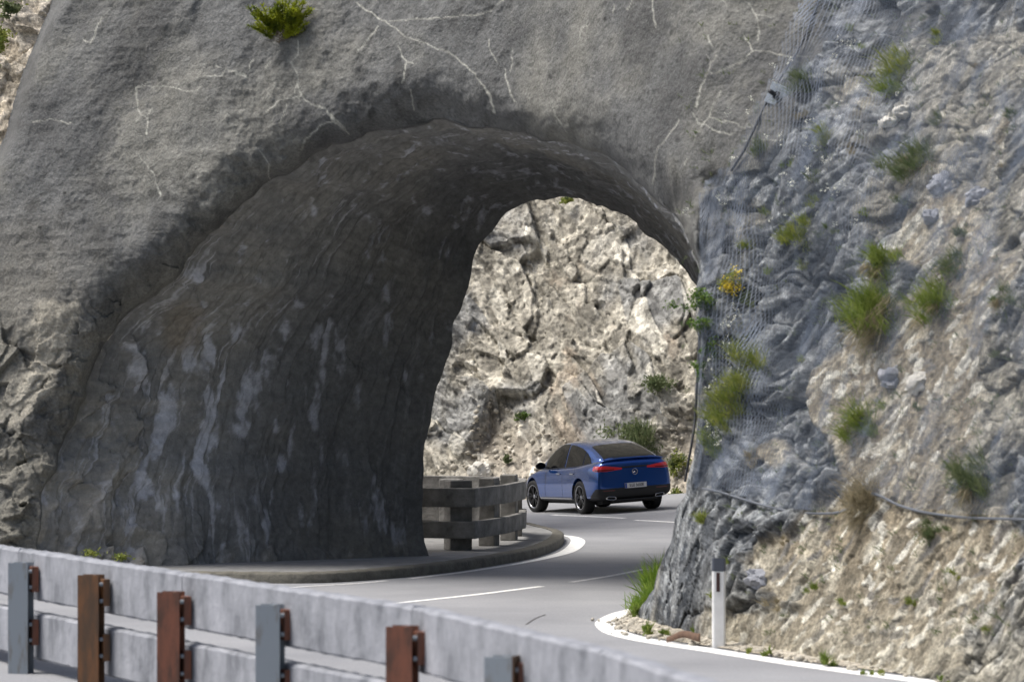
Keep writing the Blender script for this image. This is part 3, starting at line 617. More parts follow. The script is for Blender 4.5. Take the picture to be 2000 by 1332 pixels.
def stained_metal(name, c1, c2, lo, hi, metal):
    m, n, l, b = newmat(name); b.inputs['Roughness'].default_value = .6; b.inputs['Metallic'].default_value = metal
    tc = n.new('ShaderNodeTexCoord'); mp = n.new('ShaderNodeMapping'); mp.inputs['Scale'].default_value = (9, 9, 2.2); l.new(tc.outputs['Object'], mp.inputs[0])
    t = n.new('ShaderNodeTexNoise'); t.inputs['Scale'].default_value = 1.0; t.inputs['Detail'].default_value = 7; t.inputs['Roughness'].default_value = .65; l.new(mp.outputs[0], t.inputs['Vector'])
    r = n.new('ShaderNodeValToRGB'); cr = r.color_ramp; cr.elements[0].position = lo; cr.elements[0].color = (*c1, 1); cr.elements[1].position = hi; cr.elements[1].color = (*c2, 1); l.new(t.outputs['Fac'], r.inputs[0]); l.new(r.outputs[0], b.inputs['Base Color']); return m
M['galv'] = stained_metal('galvanised_steel', (.24, .27, .30), (.15, .12, .09), .52, .72, .3)
M['rust'] = stained_metal('rust', (.19, .068, .038), (.075, .036, .024), .42, .62, 0)
M['rust_dark'] = stained_metal('dark_rust', (.085, .048, .026), (.20, .085, .03), .42, .68, 0)
M['chip'] = plain('broken_edge', (.16, .13, .10), .95, bump=1, bscale=20, var=.4, vscale=10)
BP = smooth_path([(-9.6, 43.5), (-5.42, 35.4), (-3.1, 30.8), (-.83, 26.4), (.36, 23.0), (1.21, 19.7), (1.9, 16.2)], 12)
rail_b = empty('road_barrier', (-.83, 26.4, 0)); tag(rail_b, 'long pale grey two board road barrier with rusty and grey steel posts in the foreground', 'barrier')
RB = Vector((.83, -26.4))
def bar_at(px, off=0.):
    """plan point on the barrier line seen at a photo column, pushed off towards the camera side"""
    best = None
    for a, b in zip(BP[:-1], BP[1:]):
        d_ = (b - a).normalized(); nn = Vector((d_.y, -d_.x, 0))
        if nn.y > 0: nn = -nn
        p1, p2 = a + nn * off, b + nn * off; q1_, q2_ = 1000 + F * p1.x / p1.y, 1000 + F * p2.x / p2.y
        if q1_ <= px <= q2_: return p1.lerp(p2, (px - q1_) / (q2_ - q1_)).to_2d(), d_.to_2d(), nn.to_2d()
def plank(name, pa, pb, z0, z1, th):
    t_ = pb - pa; L = t_.length; n_ = max(2, int(L / .12)); bm = bmesh.new()
    prof_ = [(-th / 2, z0 + .02), (-th / 2 + .02, z0), (th / 2 - .02, z0), (th / 2, z0 + .02), (th / 2, z1 - .025), (th / 2 - .025, z1), (-th / 2 + .025, z1), (-th / 2, z1 - .025)]
    rings = [[bm.verts.new(((i / n_ - .5) * L, u + .005 * random.uniform(-1, 1), z + .006 * random.uniform(-1, 1))) for u, z in prof_] for i in range(n_ + 1)]
    for a, b in zip(rings[:-1], rings[1:]):
        for k in range(8): bm.faces.new((a[k], a[(k + 1) % 8], b[(k + 1) % 8], b[k]))
    bm.faces.new(rings[0][::-1]); bm.faces.new(rings[-1]); o = bm_obj(name, bm, M['board'], rail_b)
    p = (pa + pb) / 2; o.location = (p.x + RB.x, p.y + RB.y, 0); o.rotation_euler = (0, 0, math.atan2(t_.y, t_.x)); return o
cuts = [-250, 50, 372, 822, 1192, 1560, 1750]
cp = [bar_at(c_)[0] for c_ in cuts]
for a, b in zip(cp[:-1], cp[1:]):
    u = (b - a).normalized() * .01
    plank('upper_board', a + u, b - u, .735, 1.235, .16); plank('lower_board', a + u, b - u, .13, .605, .16)
for px_, py_, mt, bm_t in [(41, 1098, 'galv', 'rust'), (178, 1122, 'rust_dark', 'rust_dark'), (334, 1155, 'rust', 'rust'), (528, 1180, 'galv', 'rust'), (786, 1222, 'rust', 'rust'), (982, 1281, 'galv', 'rust')]:
    p, d_, n2_ = bar_at(px_, .25); hh = H - (py_ - CY) * p.y / F; rang = math.atan2(d_.y, d_.x)
    bm = bmesh.new(); wv = .21; dv = .17; tk = .02
    box_bm(bm, (0, -dv / 2, hh / 2 - .1), wv, tk, hh + .2); box_bm(bm, (0, dv / 2, hh / 2 - .1), wv, tk, hh + .2); box_bm(bm, (.03, 0, hh / 2 - .101), tk, dv - tk, hh + .198)
    o = bm_obj('post', bm, M[mt], rail_b); o.location = (p.x + RB.x, p.y + RB.y, 0); o.rotation_euler = (0, 0, rang + R(52))
    if px_ == 982: fl = box_obj('rusted_flange', (.112, 0, hh / 2 - .095), .012, .19, hh + .212, M['rust_dark'], o, 0, .003)
    q_ = p - n2_ * .115 + d_ * .075
    for z in (hh - .17, .42):
        b_o = box_obj('bracket', (q_.x + RB.x, q_.y + RB.y, z), .10, .07, .26, M[bm_t], rail_b, rang, .006)
        for dz in (.08, -.08):
            bb = bmesh.new(); bmesh.ops.create_cone(bb, cap_ends=True, segments=10, radius1=.022, radius2=.018, depth=.03)
            bo = bm_obj('bolt', bb, M['galv'], b_o); bo.location = (.02, -.05, dz); bo.rotation_euler = (R(90), 0, 0)
# broken patch with exposed aggregate on the upper board
p, d_, n2_ = bar_at(528, .075)
bm = bmesh.new(); bmesh.ops.create_icosphere(bm, subdivisions=4, radius=1); bv_ = np.array([v.co[:] for v in bm.verts]); fz = 1 + .35 * fbm(bv_, .6, 4, 1300)
for v, k in zip(bm.verts, fz): v.co *= float(k); v.co.x *= .26; v.co.y *= .014; v.co.z *= .05
o = bm_obj('broken_patch', bm, M['chip'], rail_b, True); o.location = (p.x + RB.x, p.y + RB.y, 1.165); o.rotation_euler = (0, 0, math.atan2(d_.y, d_.x))
# ================================================================== CAR
M['carpaint'] = plain('blue_metallic_paint', (.001, .064, .30), .15, .6, coat=1.0)
M['black'] = plain('black_plastic', (.012, .012, .013), .55)
M['glass'] = plain('tinted_glass', (.004, .005, .006), .04, 0); 
M['glass'].node_tree.nodes['Principled BSDF'].inputs['Specular IOR Level'].default_value = .3
M['chrome'] = plain('chrome', (.5, .5, .51), .15, 1.0)
M['rubber'] = plain('rubber', (.012, .012, .012), .8)
M['rimdark'] = plain('dark_alloy', (.03, .03, .032), .3, .8)
M['rimbright'] = plain('machined_alloy', (.5, .5, .52), .28, 1.0)
M['lens'] = plain('tail_lens', (.68, .018, .03), .12, coat=1)
M['lensdark'] = plain('dark_lens', (.10, .003, .006), .12, coat=1)
M['white'] = plain('plate_white', (.72, .72, .72), .5)
M['euroblue'] = plain('plate_blue', (.01, .06, .35), .5)
M['ink'] = plain('plate_ink', (.01, .01, .01), .5)
car = empty('parked_car', (0, 0, 0)); car.name = 'car'
tag(car, 'blue coupe style suv driving away through the bend beyond the tunnel', 'car')
ST = [  # y, zb, w_low, w_mid, w_sh, z_sh, w_top, z_top
 (-1.045, .50, .60, .70, .68, .84, .52, .93), (-1.02, .40, .80, .84, .81, .97, .68, 1.08), (-.96, .31, .87, .895, .855, 1.03, .73, 1.165), (-.80, .28, .915, .925, .885, 1.06, .745, 1.19),
 (-.5, .26, .935, .945, .905, 1.06, .755, 1.17), (0, .25, .945, .955, .925, 1.04, .76, 1.12), (.45, .24, .935, .945, .90, 1.01, .76, 1.07), (.9, .24, .925, .93, .885, 1.0, .76, 1.05),
 (1.6, .24, .92, .925, .88, .98, .75, 1.03), (2.1, .24, .92, .93, .885, .97, .74, 1.02), (2.5, .24, .93, .94, .90, .95, .73, 1.02), (2.89, .25, .94, .95, .91, .91, .70, .98),
 (3.25, .26, .925, .93, .875, .85, .66, .92), (3.55, .30, .83, .85, .79, .78, .60, .83), (3.72, .40, .62, .66, .60, .70, .45, .72)]
def half(s):
    y, zb, wl, wm, wsh, zs_, wt, zt = s
    return [(0, zb), (wl * .80, zb), (wl, zb + .07), (wm, zb * .4 + .62 * .6), (wm * .995, .72 if zs_ > .8 else zs_ - .08), (wsh, zs_ - .04), (wsh - .045, zs_ + .01), (wt, zt), (wt * .6, zt + .02), (0, zt + .028)]
bm = bmesh.new(); rings = []
for s_ in ST:
    h_ = half(s_); pts = h_ + [(-x, z) for x, z in h_[-2:0:-1]]
    rings.append([bm.verts.new((x, s_[0], z)) for x, z in pts])
n_ = len(rings[0])
for a, b in zip(rings[:-1], rings[1:]):
    for k in range(n_): bm.faces.new((a[k], a[(k + 1) % n_], b[(k + 1) % n_], b[k]))
for rg_, fl in ((rings[0], False), (rings[-1], True)):
    # cap: strips joining left and right
    k0 = 0
    for i in range(0, n_ // 2):
        a, b = rg_[i], rg_[(i + 1) % n_]; c2, d2 = rg_[(n_ - i - 1) % n_], rg_[(n_ - i) % n_]
        vs4 = []
        for v in (a, b, c2, d2):
            if v not in vs4: vs4.append(v)
        if len(vs4) >= 3: bm.faces.new(vs4)
bmesh.ops.recalc_face_normals(bm, faces=bm.faces)
me = bpy.data.meshes.new('tmp'); bm.to_mesh(me); bm.free()
tmp = bpy.data.objects.new('tmp', me); COL.objects.link(tmp)
md = tmp.modifiers.new('s', 'SUBSURF'); md.levels = 3; md.render_levels = 3
WB = 2.89; WR = .372
cuts_ = []
for yy in (0, WB):
    for sx in (-1, 1):
        cb = bmesh.new(); bmesh.ops.create_cone(cb, cap_ends=True, segments=48, radius1=.432, radius2=.432, depth=.5)
        cm = bpy.data.meshes.new('cut'); bmesh.ops.rotate(cb, verts=cb.verts, cent=(0, 0, 0), matrix=Matrix.Rotation(R(90), 3, 'Y')); bmesh.ops.translate(cb, verts=cb.verts, vec=(sx * .93, yy, WR + .01)); cb.to_mesh(cm); cb.free()
        co_ = bpy.data.objects.new('cut', cm); COL.objects.link(co_); cuts_.append(co_)
        bo = tmp.modifiers.new('b', 'BOOLEAN'); bo.operation = 'DIFFERENCE'; bo.object = co_; bo.solver = 'EXACT'
dg = bpy.context.evaluated_depsgraph_get(); dg.update()
body_me = bpy.data.meshes.new_from_object(tmp.evaluated_get(dg)); body_me.name = 'body'
for o_ in cuts_ + [tmp]: bpy.data.objects.remove(o_)
body_me.materials.clear()
body = link('body', body_me, [M['carpaint'], M['black']], car)
for p in body_me.polygons:
    c_ = p.center; lim = .335
    if c_.y < -.55: lim = .335 + .23 * min(1, (-.55 - c_.y) / .35)
    r0 = min(math.hypot(c_.y, c_.z - WR), math.hypot(c_.y - WB, c_.z - WR))
    inner_well = r0 < .437 and abs(c_.x) < .95
    p.material_index = 1 if (c_.z < lim and c_.y < 3.9) or inner_well else 0
try: body_me.set_sharp_from_angle(angle=R(38))
except Exception: pass
bvh = BVHTree.FromPolygons([v.co for v in body_me.vertices], [p.vertices for p in body_me.polygons])
# greenhouse
GS = [ # y, z_belt, w_belt, z_roof, w_roof
 (-.88, 1.13, .73, 1.195, .68), (-.62, 1.11, .775, 1.30, .66), (-.30, 1.09, .80, 1.42, .64), (.05, 1.06, .825, 1.515, .63), (.45, 1.03, .835, 1.585, .63), (.95, 1.0, .84, 1.605, .63), (1.45, .99, .84, 1.60, .63),
 (1.85, .985, .83, 1.55, .615), (2.2, .98, .82, 1.40, .64), (2.5, .97, .80, 1.22, .68), (2.82, .96, .76, 1.02, .72)]
bm = bmesh.new(); rings = []
for (y, zb, wb, zt, wr) in GS:
    k = zt - zb
    h_ = [(wb, zb - .06), (wb * .99, zb + .02), (wb + (wr - wb) * .5, zb + k * .5), (wr + .02, zt - .07 * min(1, k / .3)), (wr - .07, zt - .012), (wr * .5, zt + .012), (0, zt + .018)]
    pts = h_ + [(-x, z) for x, z in h_[-2::-1]]; rings.append([bm.verts.new((x, y, z)) for x, z in pts])
n_ = len(rings[0])
for a, b in zip(rings[:-1], rings[1:]):
    for k in range(n_ - 1): bm.faces.new((a[k], a[k + 1], b[k + 1], b[k]))
bm.faces.new(rings[0]); bm.faces.new(rings[-1][::-1]); bmesh.ops.recalc_face_normals(bm, faces=bm.faces)
me = bpy.data.meshes.new('tmp'); bm.to_mesh(me); bm.free(); tmp = bpy.data.objects.new('tmp', me); COL.objects.link(tmp)
md = tmp.modifiers.new('s', 'SUBSURF'); md.levels = 3
dg = bpy.context.evaluated_depsgraph_get(); dg.update(); gm = bpy.data.meshes.new_from_object(tmp.evaluated_get(dg)); gm.name = 'roof'; bpy.data.objects.remove(tmp); gm.materials.clear()
roof = link('roof', gm, M['carpaint'], car)
gb = BVHTree.FromPolygons([v.co for v in gm.vertices], [p.vertices for p in gm.polygons])
def cast(tree, o_, d_, off):
    h_, n2, _, _ = tree.ray_cast(Vector(o_), Vector(d_).normalized())
    if h_ is None: return None
    if n2.dot(Vector(d_)) > 0: n2 = -n2
    return h_ + n2 * off
def patch(name, tree, fn, nu, nv, mat, off=.008, parent=None, thick=.006):
    """fn(u,v) -> (origin, direction); drapes a grid on the body"""
    V = []; hit = []
    for i in range(nu + 1):
        for j in range(nv + 1):
            o_, d_ = fn(i / nu, j / nv); p = cast(tree, o_, d_, off)
            hit.append(p is not None); V.append(p if p is not None else Vector((0, 0, 1)))
    me = bpy.data.meshes.new(name); me.from_pydata([tuple(v) for v in V], [], [(i * (nv + 1) + j, (i + 1) * (nv + 1) + j, (i + 1) * (nv + 1) + j + 1, i * (nv + 1) + j + 1) for i in range(nu) for j in range(nv) if all(hit[q__] for q__ in (i * (nv + 1) + j, (i + 1) * (nv + 1) + j, (i + 1) * (nv + 1) + j + 1, i * (nv + 1) + j + 1))])
    o = link(name, me, mat, parent or car)
    return o
def lerp_tab(tab, x):
    return float(np.interp(x, [t[0] for t in tab], [t[1] for t in tab]))
# side windows: (y range), bottom, top
topt = [(-.42, 1.15), (-.30, 1.24), (-.05, 1.36), (.3, 1.46), (.7, 1.52), (1.1, 1.545), (1.5, 1.54), (1.85, 1.45), (2.2, 1.28), (2.45, 1.13), (2.6, 1.04)]
bott = [(-.45, 1.125), (0, 1.09), (1, 1.045), (2, 1.02), (2.6, 1.01)]
for sx in (-1, 1):
    for nm, ya, yb in (('quarter_window', -.42, -.02), ('rear_side_window', .01, .98), ('front_side_window', 1.05, 2.30)):
        patch(nm, gb, lambda u, v: ((sx * 2, ya + (yb - ya) * u, lerp_tab(bott, ya + (yb - ya) * u) * (1 - v) + v * lerp_tab(topt, ya + (yb - ya) * u)), (-sx, 0, 0)), 14, 8, M['glass'], .006)
    patch('window_trim', gb, lambda u, v: ((sx * 2, -.46 + 3.0 * u, lerp_tab(bott, -.46 + 3.0 * u) - .022 + .018 * v), (-sx, 0, 0)), 24, 1, M['black'], .008)
# rear window draped from above/behind
patch('rear_window', gb, lambda u, v: (((u - .5) * 2 * (.62 - .07 * v), -.84 + .86 * v, 3), (0, 0, -1)), 16, 14, M['glass'], .006)
patch('windscreen', gb, lambda u, v: (((u - .5) * 2 * (.60 - .02 * v), 2.72 - .78 * v, 3), (0, 0, -1)), 12, 10, M['glass'], .006)
# spoiler lip along the tailgate edge
bm = bmesh.new(); rings = []
for i in range(25):
    x = -.74 + 1.48 * i / 24; q_ = 1 - (abs(x) / .74) ** 3; yb = -.945 - .055 * q_ ; z0 = 1.145 + .035 * q_ - .02 * (1 - q_)
    rings.append([bm.verts.new(p) for p in ((x, yb + .20, z0 + .015), (x, yb + .05, z0 + .042), (x, yb - .012, z0 + .05), (x, yb - .02, z0 + .036), (x, yb + .03, z0 + .005), (x, yb + .2, z0 - .03))])
for a, b in zip(rings[:-1], rings[1:]):
    for k in range(6): bm.faces.new((a[k], a[(k + 1) % 6], b[(k + 1) % 6], b[k]))
bm.faces.new(rings[0]); bm.faces.new(rings[-1][::-1]); bm_obj('spoiler', bm, M['carpaint'], car, True)
def rear(x, z, off=.01): return cast(bvh, (x, -3, z), (0, 1, 0), off)
# tail lamps wrapping the corners
for sx in (-1, 1):
    def tl(u, v, a=.02, lo=0., hi=1.):
        ang = u; x = sx * (.30 + .62 * u)
        # path along the plan outline: start on the tailgate, wrap on to the flank
        if u < .72: px_, py_ = sx * (.30 + .55 * u / .72), -3.0; d_ = (0, 1, 0)
        else:
            k = (u - .72) / .28; th = R(90) * k * .85; d_ = (-sx * math.sin(th), math.cos(th), 0); tx, ty = sx * (.85), -.86 + .10 * k
            px_, py_ = tx - d_[0] * 2, ty - d_[1] * 2
        zc = .985 + .0 * u + .025 * (u); hh = .020 + .044 * min(1, u / .5) * (1 - .45 * max(0, (u - .8) / .2))
        return ((px_, py_, zc + (v - .5) * 2 * hh * .9), d_)
    lamp = patch('tail_light', bvh, tl, 26, 6, M['lens'], .012)
    patch('lens_band', bvh, lambda u, v: tl(.25 + .6 * u, .12 + .22 * v), 18, 2, M['lensdark'], .017, lamp)
patch('light_band', bvh, lambda u, v: ((-.34 + .68 * u, -3, .995 + .03 * v), (0, 1, 0)), 16, 2, M['black'], .006)
# reflectors, plate, emblem, exhausts
for sx in (-1, 1):
    patch('reflector', bvh, lambda u, v: ((sx * (.50 + .27 * u), -3, .505 + .022 * v), (0, 1, 0)), 8, 1, M['lensdark'], .008)
pr_ = rear(0, .58, .012); 
plate = box_obj('number_plate', (0, pr_.y - .004, .60), .52, .012, .112, M['white'], car, 0, .003)
box_obj('euro_band', (-.237, -.0075, 0), .040, .004, .106, M['euroblue'], plate, 0, 0)
def text_mesh(name, s_, size, mat, parent, loc, rot, sx_=1.0):
    cu = bpy.data.curves.new(name, 'FONT'); cu.body = s_; cu.size = size; cu.align_x = 'CENTER'; cu.align_y = 'CENTER'; cu.extrude = .001; cu.offset = .0012
    t = bpy.data.objects.new('tmp', cu); COL.objects.link(t); dg = bpy.context.evaluated_depsgraph_get(); dg.update()
    me = bpy.data.meshes.new_from_object(t.evaluated_get(dg)); bpy.data.objects.remove(t); me.materials.clear()
    o = link(name, me, mat, parent, False); o.location = loc; o.rotation_euler = rot; o.scale = (sx_, 1, 1); return o
text_mesh('plate_text', 'S:LE 5650E', .092, M['ink'], plate, (.02, -.0085, 0), (R(90), 0, 0), .86)
pe = rear(0, .90, .012)
em = empty('emblem', pe); em.parent = car
bm = bmesh.new(); Rg, rg2 = .062, .0065
for i in range(32):
    for j in range(8):
        a, b = 2 * math.pi * i / 32, 2 * math.pi * j / 8; bm.verts.new(((Rg + rg2 * math.cos(b)) * math.cos(a), rg2 * math.sin(b), (Rg + rg2 * math.cos(b)) * math.sin(a)))
bm.verts.ensure_lookup_table()
for i in range(32):
    for j in range(8): bm.faces.new([bm.verts[(i % 32) * 8 + j], bm.verts[((i + 1) % 32) * 8 + j], bm.verts[((i + 1) % 32) * 8 + (j + 1) % 8], bm.verts[(i % 32) * 8 + (j + 1) % 8]])
c0 = bm.verts.new((0, -.012, 0)); c1 = bm.verts.new((0, .004, 0)); sp = []
for k in range(6):
    a = R(90) + k * R(60); r_ = .062 if k % 2 == 0 else .012; sp.append(bm.verts.new((r_ * math.cos(a), 0, r_ * math.sin(a))))
for k in range(6): bm.faces.new((c0, sp[k], sp[(k + 1) % 6])); bm.faces.new((c1, sp[(k + 1) % 6], sp[k]))
bm_obj('star', bm, M['chrome'], em)
for sx in (-1, 1):
    pe2 = rear(sx * .58, .36, 0) or Vector((sx * .58, -1.0, .36))
    bm = bmesh.new(); n1 = 20; R1 = []; 
    for rr_, yy in ((1.0, .05), (1.0, -.03), (.80, -.035), (.72, .03)):
        ring = []
        for k in range(n1):
            a = 2 * math.pi * k / n1; cx_ = abs(math.cos(a)) ** .5 * (1 if math.cos(a) > 0 else -1); sz_ = abs(math.sin(a)) ** .7 * (1 if math.sin(a) > 0 else -1)
            ring.append(bm.verts.new((cx_ * (.115 - (1 - rr_) * .07), yy, sz_ * (.040 - (1 - rr_) * .05) + cx_ * sx * .008)))
        R1.append(ring)
    for a, b in zip(R1[:-1], R1[1:]):
        for k in range(n1): bm.faces.new((a[k], a[(k + 1) % n1], b[(k + 1) % n1], b[k]))
    ex = bm_obj('exhaust_trim', bm, M['chrome'], car, True); ex.location = (sx * .58, pe2.y - .01, .345)
    bm = bmesh.new(); bmesh.ops.create_cube(bm, size=1); bmesh.ops.scale(bm, vec=(.17, .02, .04), verts=bm.verts); e2 = bm_obj('exhaust_mouth', bm, M['rubber'], ex); e2.location = (0, .015, 0)
# diffuser lip and underbody
box_obj('diffuser', (0, -.90, .285), 1.05, .20, .05, M['black'], car, 0, .02)
box_obj('underbody', (0, 1.35, .27), 1.35, 4.1, .12, M['rubber'], car, 0, .02)
# tailgate and door seams
for sx in (-1, 1):
    for ya, sl in ((1.02, .06), (2.08, -.02), (.10, .2)):
        patch('door_seam', bvh, lambda u, v: ((sx * 2, ya + .007 * v + sl * u * u, .36 + .68 * u), (-sx, 0, 0)), 12, 1, M['rubber'], .003)
    patch('sill_trim', bvh, lambda u, v: ((sx * 2, .47 + 1.95 * u, .335 + .035 * v), (-sx, 0, 0)), 12, 1, M['chrome'], .012)
    for yh in (.42, 1.28):
        ph = cast(bvh, (sx * 2, yh, .90), (-sx, 0, 0), .014)
        box_obj('door_handle', ph, .028, .20, .028, M['chrome'], car, 0, .01)
    # mirror
    bm = bmesh.new(); bmesh.ops.create_uvsphere(bm, u_segments=20, v_segments=12, radius=1); bmesh.ops.scale(bm, vec=(.125, .07, .085), verts=bm.verts)
    for v in bm.verts:
        if v.co.y < -.03: v.co.y = -.03
    mi = bm_obj('mirror', bm, M['rimdark'], car, True); mi.location = (sx * .985, 2.12, 1.085)
    box_obj('mirror_arm', (-sx * .13, 0, -.045), .14, .05, .03, M['black'], mi, 0, .01)
    # headlight
    patch('headlight', bvh, lambda u, v: ((sx * (.42 + .33 * u), 5, .70 + .08 * v), (0, -1, 0)), 8, 3, M['chrome'], .008)
def wheel(x, y, steer=0):
    sgn = 1 if x > 0 else -1
    wt = empty('wheel', (x, y, WR)); wt.parent = car; wt.rotation_euler = (0, 0, steer)
    def lathe(name, prof_, mat, n=56, par=wt):
        bm = bmesh.new(); rr = []
        for u, r_ in prof_: rr.append([bm.verts.new((sgn * u, r_ * math.cos(2 * math.pi * k / n), r_ * math.sin(2 * math.pi * k / n))) for k in range(n)])
        for a, b in zip(rr[:-1], rr[1:]):
            for k in range(n): bm.faces.new((a[k], a[(k + 1) % n], b[(k + 1) % n], b[k]))
        return bm_obj(name, bm, mat, par, True)
    lathe('tyre', [(-.125, .265), (-.128, .33), (-.11, .363), (-.06, .372), (.06, .372), (.11, .363), (.128, .33), (.126, .275), (.115, .262)], M['rubber'])
    rim_ = lathe('rim', [(.112, .275), (.120, .272), (.121, .256), (.105, .250), (.06, .243), (-.10, .24)], M['rimbright'])
    lathe('brake_disc', [(.02, .001), (.02, .19), (.0, .19), (.0, .001)], M['rimdark'], par=wt)
    lathe('hub_cap', [(.095, .001), (.095, .045), (.05, .06)], M['rimbright'], par=rim_)
    lathe('inner_barrel', [(-.02, .001), (-.02, .245)], M['rubber'], par=wt)
    bm = bmesh.new()
    for k in range(5):
        for s2 in (-1, 1):
            a0 = 2 * math.pi * k / 5 + .2; a1 = a0 + s2 * .22
            p0 = Vector((0, math.cos(a0 + s2 * .10) * .05, math.sin(a0 + s2 * .10) * .05)); p1 = Vector((0, math.cos(a1) * .255, math.sin(a1) * .255)); t_ = (p1 - p0).normalized(); nn = Vector((0, -t_.z, t_.y))
            q8 = []
            for p_, w_, xo in ((p0, .016, .098), (p1, .020, .112)):
                for (a_, b_) in ((-1, 0), (1, 0), (1, -1), (-1, -1)): q8.append(bm.verts.new(p_ + nn * w_ * a_ + Vector((sgn * (xo + b_ * .035), 0, 0))))
            for f_ in ((0, 1, 5, 4), (1, 2, 6, 5), (2, 3, 7, 6), (3, 0, 4, 7)): bm.faces.new([q8[i] for i in f_])
    bm_obj('spokes', bm, M['rimdark'], rim_)
    return wt
for sx in (-1, 1): wheel(sx * .81, 0); wheel(sx * .81, WB, R(6))
# place on the banked road: rear left contact patch
hd = R(21.0); fwd = Vector((-math.sin(hd), math.cos(hd), 0)); rgt = Vector((math.cos(hd), math.sin(hd), 0))
rl = Vector((1.60, 72.9, 0)); org = rl + rgt * .81
def zz(p): return float(zr(p.x, p.y))
pl, prr, pf = org - rgt * .81, org + rgt * .81, org + fwd * WB
rv = Vector((rgt.x, rgt.y, (zz(prr) - zz(pl)) / 1.62)).normalized(); fv = Vector((fwd.x, fwd.y, (zz(pf) - zz(org)) / WB)); fv = (fv - rv * fv.dot(rv)).normalized(); uv = rv.cross(fv)
car.matrix_world = Matrix(((rv.x, fv.x, uv.x, org.x), (rv.y, fv.y, uv.y, org.y), (rv.z, fv.z, uv.z, zz(org)), (0, 0, 0, 1)))
car.scale = (.98, .98, .98)
# ================================================================== NET, CABLES, ANCHOR
def blur(A, k):
    for ax in (0, 1):
        c_ = np.cumsum(np.concatenate([np.repeat(A.take([0], ax), k, ax), A, np.repeat(A.take([-1], ax), k, ax)], ax), axis=ax)
        n = A.shape[ax]; hi = c_.take(range(2 * k, 2 * k + n), ax); lo = c_.take(range(0, n), ax); A = (hi - lo) / (2 * k)
    return A
j0 = int(np.searchsorted(gx, 1300)); i0 = int(np.searchsorted(gy, -38)); i1 = int(np.searchsorted(gy, 1120))
sub_o = okv[i0:i1, j0:]; DD = np.where(sub_o[..., None], D[i0:i1, j0:], np.nan)
# fill the opening with the nearest cell to the right
for i in range(DD.shape[0]):
    bad = np.isnan(DD[i, :, 0])
    if bad.any():
        k = int(np.argmin(bad)); DD[i, :k] = DD[i, k]
DB = blur(blur(DD, 9), 6)
step = 4; DBs = DB[::step, ::step]; nx_ = PX[i0:i1:step, j0::step]; ny_ = PY[i0:i1:step, j0::step]; nn_ = nrm[i0:i1, j0:][::step, ::step]
NB = [(1603, -60), (1600, 0), (1560, 70), (1520, 180), (1478, 260), (1435, 332), (1392, 345), (1374, 400), (1370, 560), (1364, 700), (1356, 850), (1336, 948)]
NBot = [(1336, 950), (1400, 958), (1460, 977), (1560, 1001), (1640, 998), (1690, 968), (1720, 970), (1800, 1000), (1900, 1010), (2060, 1014), (3100, 1060)]
NP = DBs + nn_ * (.15 + .05 * fbm(DBs, .8, 3, 1001))[..., None]
lx = np.interp(ny_, [p[1] for p in NB], [p[0] for p in NB]); byv = np.interp(nx_, [p[0] for p in NBot], [p[1] for p in NBot])
kn = (nx_ >= lx - 6) & (ny_ <= byv + 4)
# let the border vertices lie on the border line
bxm = kn & (nx_ < lx + 6); byv2 = kn & (ny_ > byv - 6)
kqn = kn[:-1, :-1] & kn[1:, :-1] & kn[:-1, 1:] & kn[1:, 1:]
def net_mat():
    m, n, l, b = newmat('wire_net'); b.inputs['Base Color'].default_value = (.10, .125, .17, 1); b.inputs['Roughness'].default_value = .55; b.inputs['Metallic'].default_value = .2
    tc = n.new('ShaderNodeTexCoord')
    def math_(op, a, b_=None):
        t = n.new('ShaderNodeMath'); t.operation = op
        for i, v in enumerate((a, b_)):
            if v is None: continue
            if isinstance(v, (int, float)): t.inputs[i].default_value = v
            else: l.new(v, t.inputs[i])
        return t.outputs[0]
    sp = n.new('ShaderNodeSeparateXYZ'); l.new(tc.outputs['Object'], sp.inputs[0])
    def noise(sc, det, scale3=(1, 1, 1)):
        mp = n.new('ShaderNodeMapping'); mp.inputs['Scale'].default_value = scale3; l.new(tc.outputs['Object'], mp.inputs[0])
        t = n.new('ShaderNodeTexNoise'); t.inputs['Scale'].default_value = sc; t.inputs['Detail'].default_value = det; l.new(mp.outputs[0], t.inputs['Vector']); return t.outputs['Fac']
    wob = math_('MULTIPLY', noise(.9, 2), .12)
    u = math_('ADD', math_('SUBTRACT', math_('MULTIPLY', sp.outputs[0], .37), math_('MULTIPLY', sp.outputs[1], .93)), wob); v = math_('MULTIPLY', sp.outputs[2], .42)
    def line(e, per, wd): return math_('LESS_THAN', math_('FRACT', math_('DIVIDE', math_('ADD', e, 100.0), per)), wd)
    l1 = line(math_('ADD', u, v), .042, .11); l2 = line(math_('SUBTRACT', u, v), .042, .11)
    net = math_('MAXIMUM', l1, l2)
    # folds where two layers overlap run down the slope
    fold = noise(2.2, 4, (1.2, 1.2, .18)); ff = n.new('ShaderNodeMapRange'); ff.inputs[1].default_value = .50; ff.inputs[2].default_value = .66; l.new(fold, ff.inputs[0])
    l3 = line(math_('ADD', u, math_('MULTIPLY', v, .12)), .031, .45)
    a = math_('MAXIMUM', net, math_('MULTIPLY', l3, ff.outputs[0]))
    l.new(math_('MULTIPLY', a, .8), b.inputs['Alpha']); return m
M['net'] = net_mat()
net = link('rockfall_net', npmesh('rockfall_net', NP.reshape(-1, 3), grid_quads(*nx_.shape, kqn)), M['net'])
tag(net, 'blue grey wire rockfall net draped over the cliff right of the tunnel', 'net')
